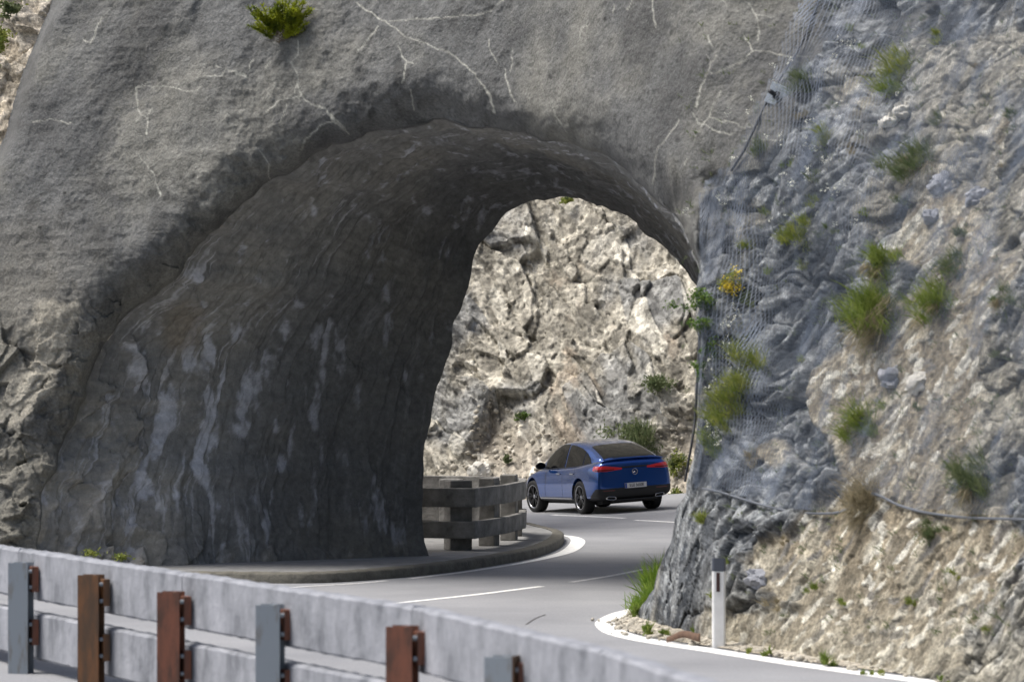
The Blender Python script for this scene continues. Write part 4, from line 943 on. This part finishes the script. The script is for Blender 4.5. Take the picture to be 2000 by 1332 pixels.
# overlapping pleats along the border beside the tunnel mouth
NP2 = NP + nn_ * .05
kf = kn & (nx_ < np.interp(ny_, [330, 400, 560, 760, 900], [1450, 1446, 1430, 1395, 1385])) & (ny_ > 336) & (ny_ < 930)
kqf = kf[:-1, :-1] & kf[1:, :-1] & kf[:-1, 1:] & kf[1:, 1:]
m, n, l, b = newmat('net_pleats'); b.inputs['Base Color'].default_value = (.07, .085, .11, 1); b.inputs['Roughness'].default_value = .6
tc = n.new('ShaderNodeTexCoord'); mp = n.new('ShaderNodeMapping'); mp.inputs['Scale'].default_value = (5, 5, .28); l.new(tc.outputs['Object'], mp.inputs[0])
t = n.new('ShaderNodeTexNoise'); t.inputs['Scale'].default_value = 2.4; t.inputs['Detail'].default_value = 7; t.inputs['Roughness'].default_value = .75; l.new(mp.outputs[0], t.inputs['Vector'])
r = n.new('ShaderNodeMapRange'); r.inputs[1].default_value = .44; r.inputs[2].default_value = .60; r.inputs[4].default_value = .8; l.new(t.outputs['Fac'], r.inputs[0]); l.new(r.outputs[0], b.inputs['Alpha']); M['pleats'] = m
link('net_pleats', npmesh('net_pleats', NP2.reshape(-1, 3), grid_quads(*nx_.shape, kqf)), M['pleats'], net)
def netpt(px, py, out=.05):
    i = int(np.argmin(np.abs(ny_[:, 0] - py))); j = int(np.argmin(np.abs(nx_[0] - px))); p = NP[i, j] + nn_[i, j] * out
    Y = p[1]; return Vector(unproj(np.float64(px), np.float64(py), np.float64(Y)))
M['cable'] = plain('steel_cable', (.16, .175, .20), .5, .4)
M['cable_dark'] = plain('dark_cable', (.04, .042, .05), .6, .2)
def cable(name, pts, r, mat, label, group=None, parent=None):
    P_ = smooth_path_3(pts, 6); bm = bmesh.new(); rr = []
    for i, p in enumerate(P_):
        t = (P_[min(i + 1, len(P_) - 1)] - P_[max(i - 1, 0)]).normalized(); a = t.cross(Vector((0, 1, .01))).normalized(); b = t.cross(a)
        rr.append([bm.verts.new(p + (a * math.cos(k * math.pi / 3) + b * math.sin(k * math.pi / 3)) * r) for k in range(6)])
    for a, b in zip(rr[:-1], rr[1:]):
        for k in range(6): bm.faces.new((a[k], a[(k + 1) % 6], b[(k + 1) % 6], b[k]))
    o = bm_obj(name, bm, mat, parent, True)
    if label: tag(o, label, 'cable', group)
    return o
def smooth_path_3(pts, n):
    out = []; P = [Vector(p) for p in pts]
    for i in range(len(P) - 1):
        p0 = P[i - 1] if i else P[i] * 2 - P[i + 1]; p1, p2 = P[i], P[i + 1]; p3 = P[i + 2] if i + 2 < len(P) else P[i + 1] * 2 - P[i]
        for k in range(n):
            t = k / n; out.append(.5 * ((2 * p1) + (p2 - p0) * t + (2 * p0 - 5 * p1 + 4 * p2 - p3) * t * t + (3 * p1 - p0 - 3 * p2 + p3) * t ** 3))
    out.append(P[-1]); return out
cable('net_cable', [netpt(x, y, .03) for x, y in ((1606, -30), (1598, 0), (1576, 60), (1556, 104), (1532, 140), (1512, 172), (1497, 200), (1474, 250), (1452, 296), (1428, 334))], .016, M['cable_dark'], 'dark cable running diagonally down past the steel anchor plate at the net edge')
cable('net_cable', [netpt(x, y, .05) for x, y in ((1372, 954), (1400, 959), (1430, 968), (1475, 982), (1530, 996), (1580, 1002), (1640, 1000), (1680, 978), (1700, 964), (1722, 970), (1760, 988), (1810, 1001), (1880, 1010), (1960, 1013), (2060, 1016))], .015, M['cable'], 'grey cable sagging along the bottom hem of the rockfall net')
cable('net_cable', [netpt(x, y, .03) for x, y in ((1368, 600), (1366, 660), (1362, 740), (1358, 810), (1352, 860), (1344, 905), (1338, 940))], .015, M['cable_dark'], 'thin dark cable hanging upright at the left border of the net beside the tunnel mouth')
# anchor plate
ap, an = surf(1522, 186, .10); ap = netpt(1520, 187, .02)
plate_o = empty('anchor_plate', ap); tag(plate_o, 'square grey steel anchor plate with bolt on the concrete at the net edge', 'anchor plate')
M['steel'] = plain('bright_steel', (.33, .37, .41), .5, .3, var=.15, vscale=8)
pq = box_obj('plate', (0, 0, 0), .26, .03, .26, M['steel'], plate_o, 0, .004); pq.rotation_euler = (R(-8), R(24), R(-18))
bm = bmesh.new(); bmesh.ops.create_cone(bm, cap_ends=True, segments=12, radius1=.032, radius2=.028, depth=.22); bb = bm_obj('bolt', bm, M['cable_dark'], plate_o, True); bb.location = (-.07, -.09, .02); bb.rotation_euler = (R(62), R(-70), 0)
bm = bmesh.new(); bmesh.ops.create_cone(bm, cap_ends=True, segments=6, radius1=.055, radius2=.05, depth=.04); bb = bm_obj('nut', bm, M['cable_dark'], plate_o); bb.location = (-.02, -.04, 0); bb.rotation_euler = (R(80), 0, 0)

# ================================================================== DELINEATOR
dp = rp(1404, 1264); dl = empty('delineator_post', (dp[0], dp[1], 0)); tag(dl, 'white roadside marker post with dark cap and brown reflector before the cliff', 'marker post')
M['postwhite'] = plain('post_white', (.74, .74, .73), .55, var=.08, vscale=7); M['postcap'] = plain('post_cap', (.075, .085, .11), .5); M['reflector'] = plain('brown_reflector', (.05, .022, .022), .25)
def wedge(name, z0, z1, sc, mat, par, tilt=0):
    bm = bmesh.new(); sh = [(-.075, -.045), (-.06, -.06), (.055, -.06), (.075, -.03), (.075, .04), (-.075, .04)]
    a = [bm.verts.new((x * sc, y * sc, z0)) for x, y in sh]; b = [bm.verts.new((x * sc, y * sc, z1 + (tilt * y))) for x, y in sh]
    for k in range(6): bm.faces.new((a[k], a[(k + 1) % 6], b[(k + 1) % 6], b[k]))
    bm.faces.new(b); bm.faces.new(a[::-1]); bmesh.ops.bevel(bm, geom=list(bm.edges), offset=.006, segments=2, affect='EDGES'); return bm_obj(name, bm, mat, par)
wedge('shaft', -.05, .855, 1, M['postwhite'], dl); wedge('cap', .857, .985, 1.03, M['postcap'], dl, -.35)
box_obj('reflector', (-.012, -.0635, .735), .040, .01, .215, M['reflector'], dl, 0, .004)
# rusty strip lying on the verge
a, b = rp(1302, 1248, .05), rp(1368, 1254, .05); bm = bmesh.new(); rr = []
for i in range(13):
    t = i / 12; x = a[0] + (b[0] - a[0]) * t; y = a[1] + (b[1] - a[1]) * t; z = .035 + .05 * math.sin(math.pi * t) ** 2 + .04 * t; hw = .03 + .035 * t
    rr.append([bm.verts.new((x, y + q1_, z + q2_)) for q1_, q2_ in ((0, -.02), (0, hw), (.05, hw + .01), (.07, -.02))])
for p, q_ in zip(rr[:-1], rr[1:]):
    for k in range(4): bm.faces.new((p[k], p[(k + 1) % 4], q_[(k + 1) % 4], q_[k]))
bm.faces.new(rr[0]); bm.faces.new(rr[-1][::-1]); o = bm_obj('metal_strip', bm, plain('rust_light', (.12, .07, .045), .85, var=.3, vscale=20), None, True); tag(o, 'rusty bent metal strip lying on the verge left of the white marker post', 'scrap metal')

# ================================================================== BOULDERS
def boulder(name, loc, sc, mat, label, seed, group=None, rz=0):
    bm = bmesh.new(); bmesh.ops.create_icosphere(bm, subdivisions=4, radius=1); V = np.array([v.co[:] for v in bm.verts])
    h_, _, _ = facet(V + seed, .8, 1100 + seed, 1.2); f_ = 1 + h_ * .32 + fbm(V + seed, .5, 3, 1150) * .10
    for v, k in zip(bm.verts, f_): v.co = v.co * float(k); v.co.x *= sc[0]; v.co.y *= sc[1]; v.co.z *= sc[2]
    o = bm_obj(name, bm, mat, None, False); o.location = loc; o.rotation_euler = (0, 0, rz); tag(o, label, 'rock', group); return o
M['palestone'] = plain('pale_stone', (.56, .54, .49), .9, bump=.8, bscale=6, var=.2, vscale=4)
M['greystone'] = plain('grey_stone', (.26, .27, .30), .9, bump=.8, bscale=6, var=.3, vscale=5)
p = fsurf(938, 926); boulder('boulder', p + Vector((0, -.4, 0)), (.28, .25, .26), M['palestone'], 'pale triangular boulder on the scree just above the curved barrier', 1)
for k, (x, y, s_, mt, lb) in enumerate([(1797, 748, .16, 'palestone', 'pale rounded stone caught behind the net above the ochre scree'), (1740, 738, .15, 'greystone', 'grey stone resting left of the pale rounded stone on the ochre scree'),
        (1838, 360, .17, 'greystone', 'upright grey slab of stone under the dry grass high on the cliff'), (1905, 384, .16, 'greystone', 'overhanging grey stone right of the upright slab high on the cliff'),
        (1770, 218, .13, 'palestone', 'upper of two pale stones lodged below the green tufts near the top'), (1744, 240, .12, 'palestone', 'lower of two pale stones lodged below the green tufts near the top'),
        (1822, 424, .11, 'greystone', 'small grey stone lying in the sandy hollow below the upright slab'), (1484, 1130, .15, 'greystone', 'rounded grey stone jutting from the bank right of the marker post')]):
    p, n_ = surf(x, y, .0); boulder('stone', p, (s_, s_, s_ * .8), M[mt], lb, 10 + k, 'stones lodged on the cliff', k)

# ================================================================== PLANTS
def leafmat(name, c1, c2, sc=9):
    m, n, l, b = newmat(name); b.inputs['Roughness'].default_value = .6; b.inputs['Specular IOR Level'].default_value = .25
    tc = n.new('ShaderNodeTexCoord'); t = n.new('ShaderNodeTexNoise'); t.inputs['Scale'].default_value = sc; t.inputs['Detail'].default_value = 3; l.new(tc.outputs['Object'], t.inputs['Vector'])
    r = n.new('ShaderNodeValToRGB'); r.color_ramp.elements[0].position = .38; r.color_ramp.elements[0].color = (*c1, 1); r.color_ramp.elements[1].position = .62; r.color_ramp.elements[1].color = (*c2, 1)
    l.new(t.outputs['Fac'], r.inputs[0]); l.new(r.outputs[0], b.inputs['Base Color'])
    tr = n.new('ShaderNodeBsdfTranslucent'); l.new(r.outputs[0], tr.inputs[0]); mx = n.new('ShaderNodeMixShader'); mx.inputs[0].default_value = .35
    l.new(b.outputs[0], mx.inputs[1]); l.new(tr.outputs[0], mx.inputs[2]); l.new(mx.outputs[0], n['Material Output'].inputs[0]); return m
M['grass'] = leafmat('grass_green', (.12, .18, .03), (.25, .30, .07)); M['grass_y'] = leafmat('grass_yellowgreen', (.16, .21, .04), (.32, .34, .09)); M['dry'] = leafmat('dry_grass', (.22, .19, .12), (.38, .33, .22))
M['dusty'] = leafmat('dusty_green', (.10, .14, .06), (.19, .22, .11)); M['leafy'] = leafmat('leafy_green', (.06, .13, .025), (.16, .24, .05), 14); M['fir'] = leafmat('fir_needles', (.10, .14, .015), (.36, .40, .03), 6)
M['lush'] = leafmat('lush_grass', (.13, .23, .03), (.26, .36, .06))
M['yellow'] = plain('yellow_flowers', (.62, .47, .03), .7); M['whitef'] = plain('white_flowers', (.72, .72, .62), .7); M['twig'] = plain('twig', (.13, .10, .07), .9)
def blades(rng, n, length, spread, width, out=Vector((0, 0, 1)), droop=.4, curl=1.0):
    V = []; Q = []
    cl = [(Vector((rng.gauss(0, spread), rng.gauss(0, spread), rng.gauss(0, spread * .8))), rng.uniform(.55, 1.1)) for _ in range(max(3, n // 45))]
    for i in range(n):
        cb, cs_ = cl[i % len(cl)]; b0 = cb + Vector((rng.gauss(0, spread), rng.gauss(0, spread), rng.gauss(0, spread * .7))) * .38;  L = length * cs_ * rng.uniform(.35, .95)
        d = (out + Vector((rng.gauss(0, .42), rng.gauss(0, .42), rng.gauss(0, .2)))).normalized(); side = d.cross(Vector((rng.gauss(0, 1), rng.gauss(0, 1), .2))).normalized() * width * rng.uniform(.6, 1.3)
        k = len(V); p = b0.copy(); v = d
        for s_, wd in ((0, 1), (.33, .9), (.66, .6), (1, .08)):
            V += [p + side * wd, p - side * wd]; p = p + v * L * .33; v = (v + Vector((0, 0, -droop * curl * (s_ + .3)))).normalized()
        for s_ in range(3): Q.append((k + s_ * 2, k + s_ * 2 + 1, k + s_ * 2 + 3, k + s_ * 2 + 2))
    return np.array([tuple(v) for v in V]), np.array(Q)
def leaves(rng, n, rx, ry, rz_, size, clump=7):
    V = []; Q = []; cs = [(rng.gauss(0, .5), rng.gauss(0, .5), rng.gauss(0, .5)) for _ in range(clump)]
    for i in range(n):
        c_ = cs[i % clump]; p = Vector(((c_[0] + rng.gauss(0, .26)) * rx, (c_[1] + rng.gauss(0, .26)) * ry, (c_[2] + rng.gauss(0, .26)) * rz_)); a = Vector((rng.gauss(0, 1), rng.gauss(0, 1), rng.gauss(0, 1))).normalized(); b = a.cross(Vector((rng.gauss(0, 1), rng.gauss(0, 1), rng.gauss(0, 1)))).normalized(); s_ = size * rng.uniform(.5, 1.2)
        k = len(V); V += [p - a * s_, p + b * s_ * .45, p + a * s_, p - b * s_ * .45]; Q.append((k, k + 1, k + 2, k + 3))
    return np.array([tuple(v) for v in V]), np.array(Q)
def plant(name, loc, layers, label, cat, group=None):
    """layers: list of (part name, (V,Q), material)"""
    if len(layers) == 1:
        o = link(name, npmesh(name, *layers[0][1]), layers[0][2]); o.location = loc; tag(o, label, cat, group); return o
    e = empty(name, loc); tag(e, label, cat, group)
    for nm, (V_, Q_), mt in layers: link(nm, npmesh(nm, V_, Q_), mt, e)
    return e
rng = random.Random(7)
UP = Vector((-.45, -.25, .75))
def mpp(px, py, Y=None):  # metres per photo pixel
    return (surf(px, py)[0].y if Y is None else Y) / F
def tuft(px, py, r, kind='grass', label='', n=260, tall=1.0, dead=True, group='grass tufts rooted on the cliff', out=None, wd=.8):
    n = int(n * 1.8); p, n_ = surf(px, py, .02); k = mpp(px, py); L = r * k * 1.5 * tall; o_ = out or (Vector(n_) * .9 + Vector((0, 0, .9))).normalized()
    ly = [('green_blades', blades(rng, n, L, r * k * .5, .0048 * wd, o_, .45), M[kind])]
    if r > 25: ly.append(('leaves', leaves(rng, int(n * .8), r * k * .9, r * k * .6, r * k * .7, .017, 16), M['grass_y' if kind == 'grass' else kind]))
    if dead: ly.append(('dry_blades', blades(rng, int(n * .5), L * .9, r * k * .42, .0045 * wd, (o_ * .6 + Vector((0, 0, -.8))).normalized(), .3), M['dry']))
    return plant('grass_tuft', p, ly, label, 'grass tuft', group)
tuft(1725, 622, 62, 'grass', 'largest bright green grass clump hanging over the ochre scree', 900)
tuft(1742, 530, 36, 'grass', 'green clump directly above the largest one on the cliff', 300)
tuft(1838, 600, 46, 'grass', 'wide green grass clump right of the largest one', 480)
tuft(1868, 528, 34, 'dusty', 'dull green clump up and right of the wide grass clump', 260)
tuft(1690, 838, 36, 'grass', 'tall narrow green clump above the hem cable', 420, 1.5)
tuft(1915, 960, 48, 'dusty', 'dusty green bush of grass behind the net near the right edge', 360, 1.2)
tuft(1800, 330, 44, 'dusty', 'dry olive grass clump above the upright grey slab', 340)
tuft(1575, 465, 30, 'grass_y', 'yellow green clump in the middle of the bluish rock', 240, dead=False)
tuft(1535, 470, 16, 'grass_y', 'small sprig just left of the yellow green clump', 90, dead=False)
tuft(1468, 496, 16, 'grass_y', 'tiny sprig above the yellow flowers', 80, dead=False)
tuft(1610, 278, 27, 'grass_y', 'pale yellow green clump below the anchor plate on the rock', 200, dead=False)
tuft(1498, 300, 22, 'dusty', 'dull tuft at the concrete edge beside the diagonal cable', 140, dead=False)
tuft(1580, 165, 30, 'dusty', 'dark green tuft right of the anchor plate', 200, dead=False)
tuft(1752, 150, 44, 'grass_y', 'broad olive tuft near the top among white flowers', 320, dead=False)
tuft(1745, 185, 26, 'grass', 'green tuft just below the broad olive one', 150, dead=False)
tuft(1830, 80, 18, 'grass_y', 'small bright sprig at the top of the cliff', 80, dead=False)
tuft(1840, 240, 20, 'dusty', 'small dull tuft in the grey rock near the upper right', 90, dead=False)
tuft(1885, 455, 18, 'dusty', 'small dull sprig below the overhanging stone', 90, dead=False)
tuft(1475, 715, 34, 'grass_y', 'upper end of the sloping band of yellow green grass', 300, 1.2, dead=False)
tuft(1440, 765, 40, 'grass_y', 'middle of the sloping band of yellow green grass', 380, 1.2, dead=False)
tuft(1405, 810, 36, 'grass_y', 'lower part of the sloping band of yellow green grass', 320, 1.2, dead=False)
tuft(1390, 870, 28, 'grass', 'lowest tuft of the sloping band near the net corner', 200, 1.2, dead=False)
tuft(1385, 1015, 22, 'grass_y', 'tuft below the net corner above the road', 140, dead=False)
tuft(1478, 598, 18, 'dusty', 'faint grey green tuft right of the yellow flowers', 120, dead=False)
tuft(1820, 1045, 26, 'dusty', 'dull tuft below the sagging cable', 140, 1, True)
tuft(1700, 990, 40, 'dry', 'mat of dry stems hanging in the hollow under the hem cable', 320, 1.2, True)
tuft(1445, 1102, 10, 'grass', 'little green sprig right of the marker post cap', 60, dead=False)
tuft(1655, 1175, 12, 'grass', 'small green sprig in the middle of the lower bank', 60, dead=False)
tuft(1850, 1040, 16, 'dusty', 'small tuft right under the hem near the right edge', 70, dead=False)
tuft(1990, 600, 26, 'dusty', 'dull tuft cut by the right edge of the picture', 120)
tuft(1995, 230, 16, 'dusty', 'small dull tuft high by the right edge', 60, dead=False)
for q_, (x_, y_) in enumerate([(1655, 60), (1690, 95), (1640, 210), (1680, 300), (1560, 235), (1545, 330), (1620, 350), (1595, 400), (1510, 420), (1650, 455), (1560, 520), (1500, 540), (1700, 420), (1770, 400), (1960, 330), (1900, 140), (1950, 700), (1560, 700), (1800, 800), (1620, 900), (1480, 900), (1540, 1060), (1600, 1150), (1780, 1180), (1930, 1230), (1860, 1130), (1420, 1170), (1530, 1180)]):
    tuft(x_ + rng.uniform(-8, 8), y_, rng.uniform(10, 20), rng.choice(['grass_y', 'dusty', 'dry', 'grass']), 'tiny scrubby sprig growing from a crack in the rock face', 60, dead=False, group='tiny sprigs in the rock cracks')
# long grass at the foot of the rock where the road enters the tunnel
def ground_tuft(px, py, r, kind, label, n, tall=1.0, cat='grass tuft', group='grass along the road edge', wd=1.0):
    x, y = rp(px, py, .03); k = y / F
    return plant('grass_tuft', Vector((x, y, .02)), [('green_blades', blades(rng, n, r * k * 1.6 * tall, r * k * .4, .0065 * wd, Vector((0, -.1, 1)), .28), M['lush' if n > 1000 else kind])] , label, cat, group)
for (x, y, r, n, t_, lb) in [(1290, 1165, 38, 1700, 1.4, 'long grass in the middle of the clump at the foot of the left rock spur'), (1268, 1200, 32, 1700, 1.3, 'long bright grass at the near end of the rock spur beside the white line'), (1303, 1125, 22, 260, 1.7, 'wispy tall stalks at the far end of the grass by the rock spur'), (1246, 1205, 16, 160, 1.0, 'short bright grass touching the tip of the white line'),
        (1262, 1236, 20, 180, .7, 'low grass left of the rusty strip'), (1300, 1240, 16, 130, .7, 'low grass directly behind the rusty strip'), (1356, 1236, 16, 110, 1.0, 'upright tuft right of the rusty strip'), (1460, 1272, 12, 70, .8, 'low sprig right of the marker post foot'), (1500, 1276, 14, 70, .9, 'second low sprig from the marker post along the verge'),
        (1614, 1296, 20, 150, 1.3, 'tall thin tuft standing alone on the verge'), (1690, 1312, 14, 90, .7, 'short tuft near the middle of the right verge'), (1725, 1314, 12, 70, .7, 'short tuft right beside the one in mid verge'), (1850, 1332, 16, 90, .6, 'short tuft at the bottom edge of the picture'), (1900, 1326, 14, 80, .6, 'short tuft near the bottom right'), (1708, 1255, 12, 70, 1.2, 'slim tuft on the gravel bank above the verge')]:
    ground_tuft(x, y, r, 'grass' if r > 12 else 'grass_y', lb, n, t_)
# yellow flower bush
p, n_ = surf(1450, 560, .08); k = mpp(1450, 560)
plant('yellow_bush', p, [('leaves', leaves(rng, 500, 24 * k, 16 * k, 26 * k, .02), M['grass_y']), ('blossoms', leaves(rng, 420, 22 * k, 16 * k, 26 * k, .018), M['yellow'])], 'small bush with yellow blossoms behind the net', 'bush')
# leafy shrub at the tunnel edge
for (x, y, rx, ry, n_l, lb) in [(1388, 605, 30, 20, 600, 'leafy green shrub overhanging the tunnel mouth, topmost of the hanging row'), (1392, 650, 28, 14, 300, 'second leafy spray down the net border'), (1395, 690, 18, 20, 260, 'third leafy spray down the net border'), (1372, 728, 14, 18, 180, 'lowest leafy spray on the net border')]:
    p, n_ = surf(x, y, .10); k = mpp(x, y); plant('leafy_shrub', p, [('leaves', leaves(rng, n_l, rx * k, 20 * k, ry * k, .026, 9), M['leafy'])], lb, 'shrub', 'leafy sprays at the net border')
# far bushes
def far_bush(px, py, rx, ry, n, kind, lb, size=.05):
    p = fsurf(px, py) + Vector((0, -.35, 0)); k = p.y / F
    b1 = blades(rng, n, ry * k * 1.3, rx * k * .38, .011, Vector((0, -.25, 1)), .35)
    plant('bush', p + Vector((0, 0, -ry * k * .5)), [('leaves', leaves(rng, n * 3, rx * k, rx * k * .7, ry * k * .8, size, 14), M[kind]), ('stems', b1, M['dusty'])], lb, 'bush', 'bushes on the slope beyond the tunnel')
far_bush(1245, 842, 46, 34, 500, 'dusty', 'large green bush on the slope right behind the car roof')
far_bush(1282, 745, 26, 22, 220, 'dusty', 'pale green bush up the slope above the large one')
far_bush(1015, 800, 12, 8, 120, 'leafy', 'small round dark bush alone on the grey scree')
far_bush(990, 892, 8, 8, 60, 'dusty', 'faint tuft low on the scree above the car bonnet')
far_bush(1110, 390, 12, 7, 80, 'grass_y', 'tiny yellowish tuft at the top of the tunnel opening')
far_bush(1324, 898, 16, 26, 160, 'grass_y', 'bright weeds at the road edge right of the car')
far_bush(1316, 955, 12, 16, 120, 'grass_y', 'low weeds at road level right of the car bumper')
# little conifer on the concrete at the top
p, n_ = surf(548, 80, .0); k = mpp(548, 80); fir = empty('young_fir', p); tag(fir, 'small yellow green fir growing out of the concrete above the arch', 'tree')
V = []; Q = []; TV = []; TQ = []
def strip(VV, QQ, a, b, w_, nrm_):
    s_ = (b - a).cross(nrm_).normalized() * w_; i = len(VV); VV += [a + s_, a - s_, b - s_ * .4, b + s_ * .4]; QQ.append((i, i + 1, i + 2, i + 3))
for bnum in range(60):
    an_ = rng.uniform(-1.25, 1.25); base_ = Vector((rng.uniform(-8, 8) * k, 0, rng.uniform(-8, 20) * k)); L = rng.uniform(42, 92) * k * (1 if abs(an_) > .5 else .85)
    d = Vector((math.sin(an_), -.35 - rng.random() * .5, math.cos(an_) * .75 + .05)).normalized(); pts = [base_]
    for s_ in range(7): pts.append(pts[-1] + d * L / 7); d = (d + Vector((0, 0, .035)) + Vector((rng.gauss(0, .1), 0, rng.gauss(0, .06)))).normalized()
    for s_ in range(7):
        strip(TV, TQ, pts[s_], pts[s_ + 1], .005, Vector((0, 1, 0)))
        if s_ < 2: continue
        for q_ in range(22):
            b0 = pts[s_].lerp(pts[s_ + 1], rng.random()); dd_ = (d * .8 + Vector((rng.gauss(0, .7), rng.gauss(0, .7), rng.gauss(0, .35)))).normalized(); strip(V, Q, b0, b0 + dd_ * .062, .007, Vector((rng.gauss(0, 1), rng.gauss(0, 1), 1)))
link('foliage', npmesh('foliage', np.array([tuple(v) for v in V]), np.array(Q)), M['fir'], fir); link('branches', npmesh('branches', np.array([tuple(v) for v in TV]), np.array(TQ)), M['twig'], fir)
# bushes on the hillside, upper left
for (x, y, rx, ry, kd, lb) in [(50, 18, 40, 26, 'grass_y', 'yellow green bush at the very top left corner'), (14, 112, 22, 26, 'grass_y', 'lower green bush at the left edge behind the shoulder'), (40, 62, 20, 10, 'dusty', 'thin dry scrub between the two bushes at the left edge'), (4, 168, 12, 14, 'dusty', 'dark scrub at the left edge below the lower green bush')]:
    i = int(np.argmin(np.abs(hy - y))); j = int(np.argmin(np.abs(hx - x))); p = Vector(HP[i, j]) + Vector((0, -1.3, .3)); k = p.y / F
    plant('hill_bush', p, [('leaves', leaves(rng, 700, rx * k, rx * k * .6, ry * k, .045, 14), M[kd])], lb, 'bush', 'bushes on the slope at the upper left')
# ground cover: scattered small flowers and sprigs too many to count
V = np.zeros((0, 3)); Q = np.zeros((0, 4), int)
spots_f = [(rng.gauss(1590, 70), rng.uniform(60, 460)) for _ in range(46)] + [(1422, 400), (1424, 396), (1418, 404), (1428, 402), (1640, 372), (1638, 380), (1655, 85), (1648, 80), (1660, 88), (1780, 60), (1806, 88), (1786, 90)] + [(rng.uniform(1430, 1480), rng.uniform(600, 760)) for _ in range(20)] + [(rng.uniform(1380, 1420), rng.uniform(700, 900)) for _ in range(12)]
for (x, y) in spots_f:
    p, n_ = surf(x, y, .10); v_, q_ = leaves(rng, 14, .05, .05, .05, .016, 3); V = np.r_[V, v_ + np.array(p)]; Q = np.r_[Q, q_ + len(V) - len(v_)]
o = link('flowers', npmesh('flowers', V, Q), M['whitef']); tag(o, 'small white flowers dotted over the netted rock', 'flowers', kind='stuff')
V = []; Q = []; off = 0
for _ in range(420):
    x, y = rng.uniform(1330, 2010), rng.uniform(20, 1240)
    if y > 1000 and x < 1400: continue
    p, n_ = surf(x, y, .0); v_, q_ = blades(rng, 12, rng.uniform(.06, .16), .03, .004, (Vector(n_) + Vector((0, 0, .7))).normalized(), .4); V.append(v_ + np.array(p)); Q.append(q_ + off); off += len(v_)
o = link('undergrowth', npmesh('undergrowth', np.concatenate(V), np.concatenate(Q)), M['dusty']); tag(o, 'thin dull sprigs scattered over the cliff', 'undergrowth', kind='stuff')
# green scraps at the foot of the left wall
for (x, y, lb) in [(158, 1081, 'tiny green tuft at the foot of the wall above the left posts'), (240, 1092, 'low mossy tuft at the wall foot right of the tiny one')]:
    Yv = 47.5; p = Vector(((x - CX) * Yv / F, Yv, H + (CY - y) * Yv / F)); plant('moss_tuft', p, [('leaves', leaves(rng, 160, .2, .12, .10, .03, 1), M['grass_y'])], lb, 'weed')
V = []; Q = []; off = 0
bm0 = bmesh.new(); bmesh.ops.create_icosphere(bm0, subdivisions=1, radius=1); bv = np.array([v.co[:] for v in bm0.verts]); bf = np.array([[v.index for v in f.verts] for f in bm0.faces]); bm0.free()
for _ in range(1500):
    i = rng.randrange(len(P1)); t = abs(rng.gauss(0, .5)); x, y = P1[i].x + t * 1.1 + rng.gauss(0, .12), P1[i].y + t * .5 + rng.gauss(0, .12)
    s_ = abs(rng.gauss(0, .016)) + .006; v_ = bv * s_ * np.array([rng.uniform(.7, 1.5), 1, rng.uniform(.5, .9)]) * (1 + .35 * np.random.rand(len(bv), 1)); V.append(v_ + np.array([x, y, .02 + .02 * t])); Q.append(bf + off); off += len(bv)
M['chips'] = plain('stone_chips', (.40, .37, .31), .95, var=.5, vscale=14)
o = link('gravel', npmesh('gravel', np.concatenate(V), np.concatenate(Q)), M['chips'], smooth=False); tag(o, 'stone chips fallen along the foot of the cliff by the white line', 'gravel', kind='stuff')
# loose stones under the far cliff
V = []; Q = []; off = 0
bm0 = bmesh.new(); bmesh.ops.create_icosphere(bm0, subdivisions=1, radius=1); bv = np.array([v.co[:] for v in bm0.verts]); bf = np.array([[v.index for v in f.verts] for f in bm0.faces]); bm0.free()
for _ in range(650):
    x = rng.uniform(830, 1345); y = rng.uniform(760, 985)
    lim = np.interp(x, [830, 850, 900, 935, 960, 990, 1080, 1150, 1200, 1290, 1345], [950, 920, 890, 780, 710, 790, 830, 865, 880, 840, 800])
    if y < lim: continue
    p = np.array(fsurf(x, y)); s_ = abs(rng.gauss(0, .035)) + .015; v_ = bv * s_ * np.array([rng.uniform(.6, 1.4), 1, rng.uniform(.5, 1)]) * (1 + .3 * np.random.rand(len(bv), 1)); V.append(v_ + p); Q.append(bf + off); off += len(bv)
o = link('scree', npmesh('scree', np.concatenate(V), np.concatenate(Q)), M['chips'], smooth=False); tag(o, 'loose pale stones scattered on the slope foot beyond the bend', 'scree', kind='stuff')
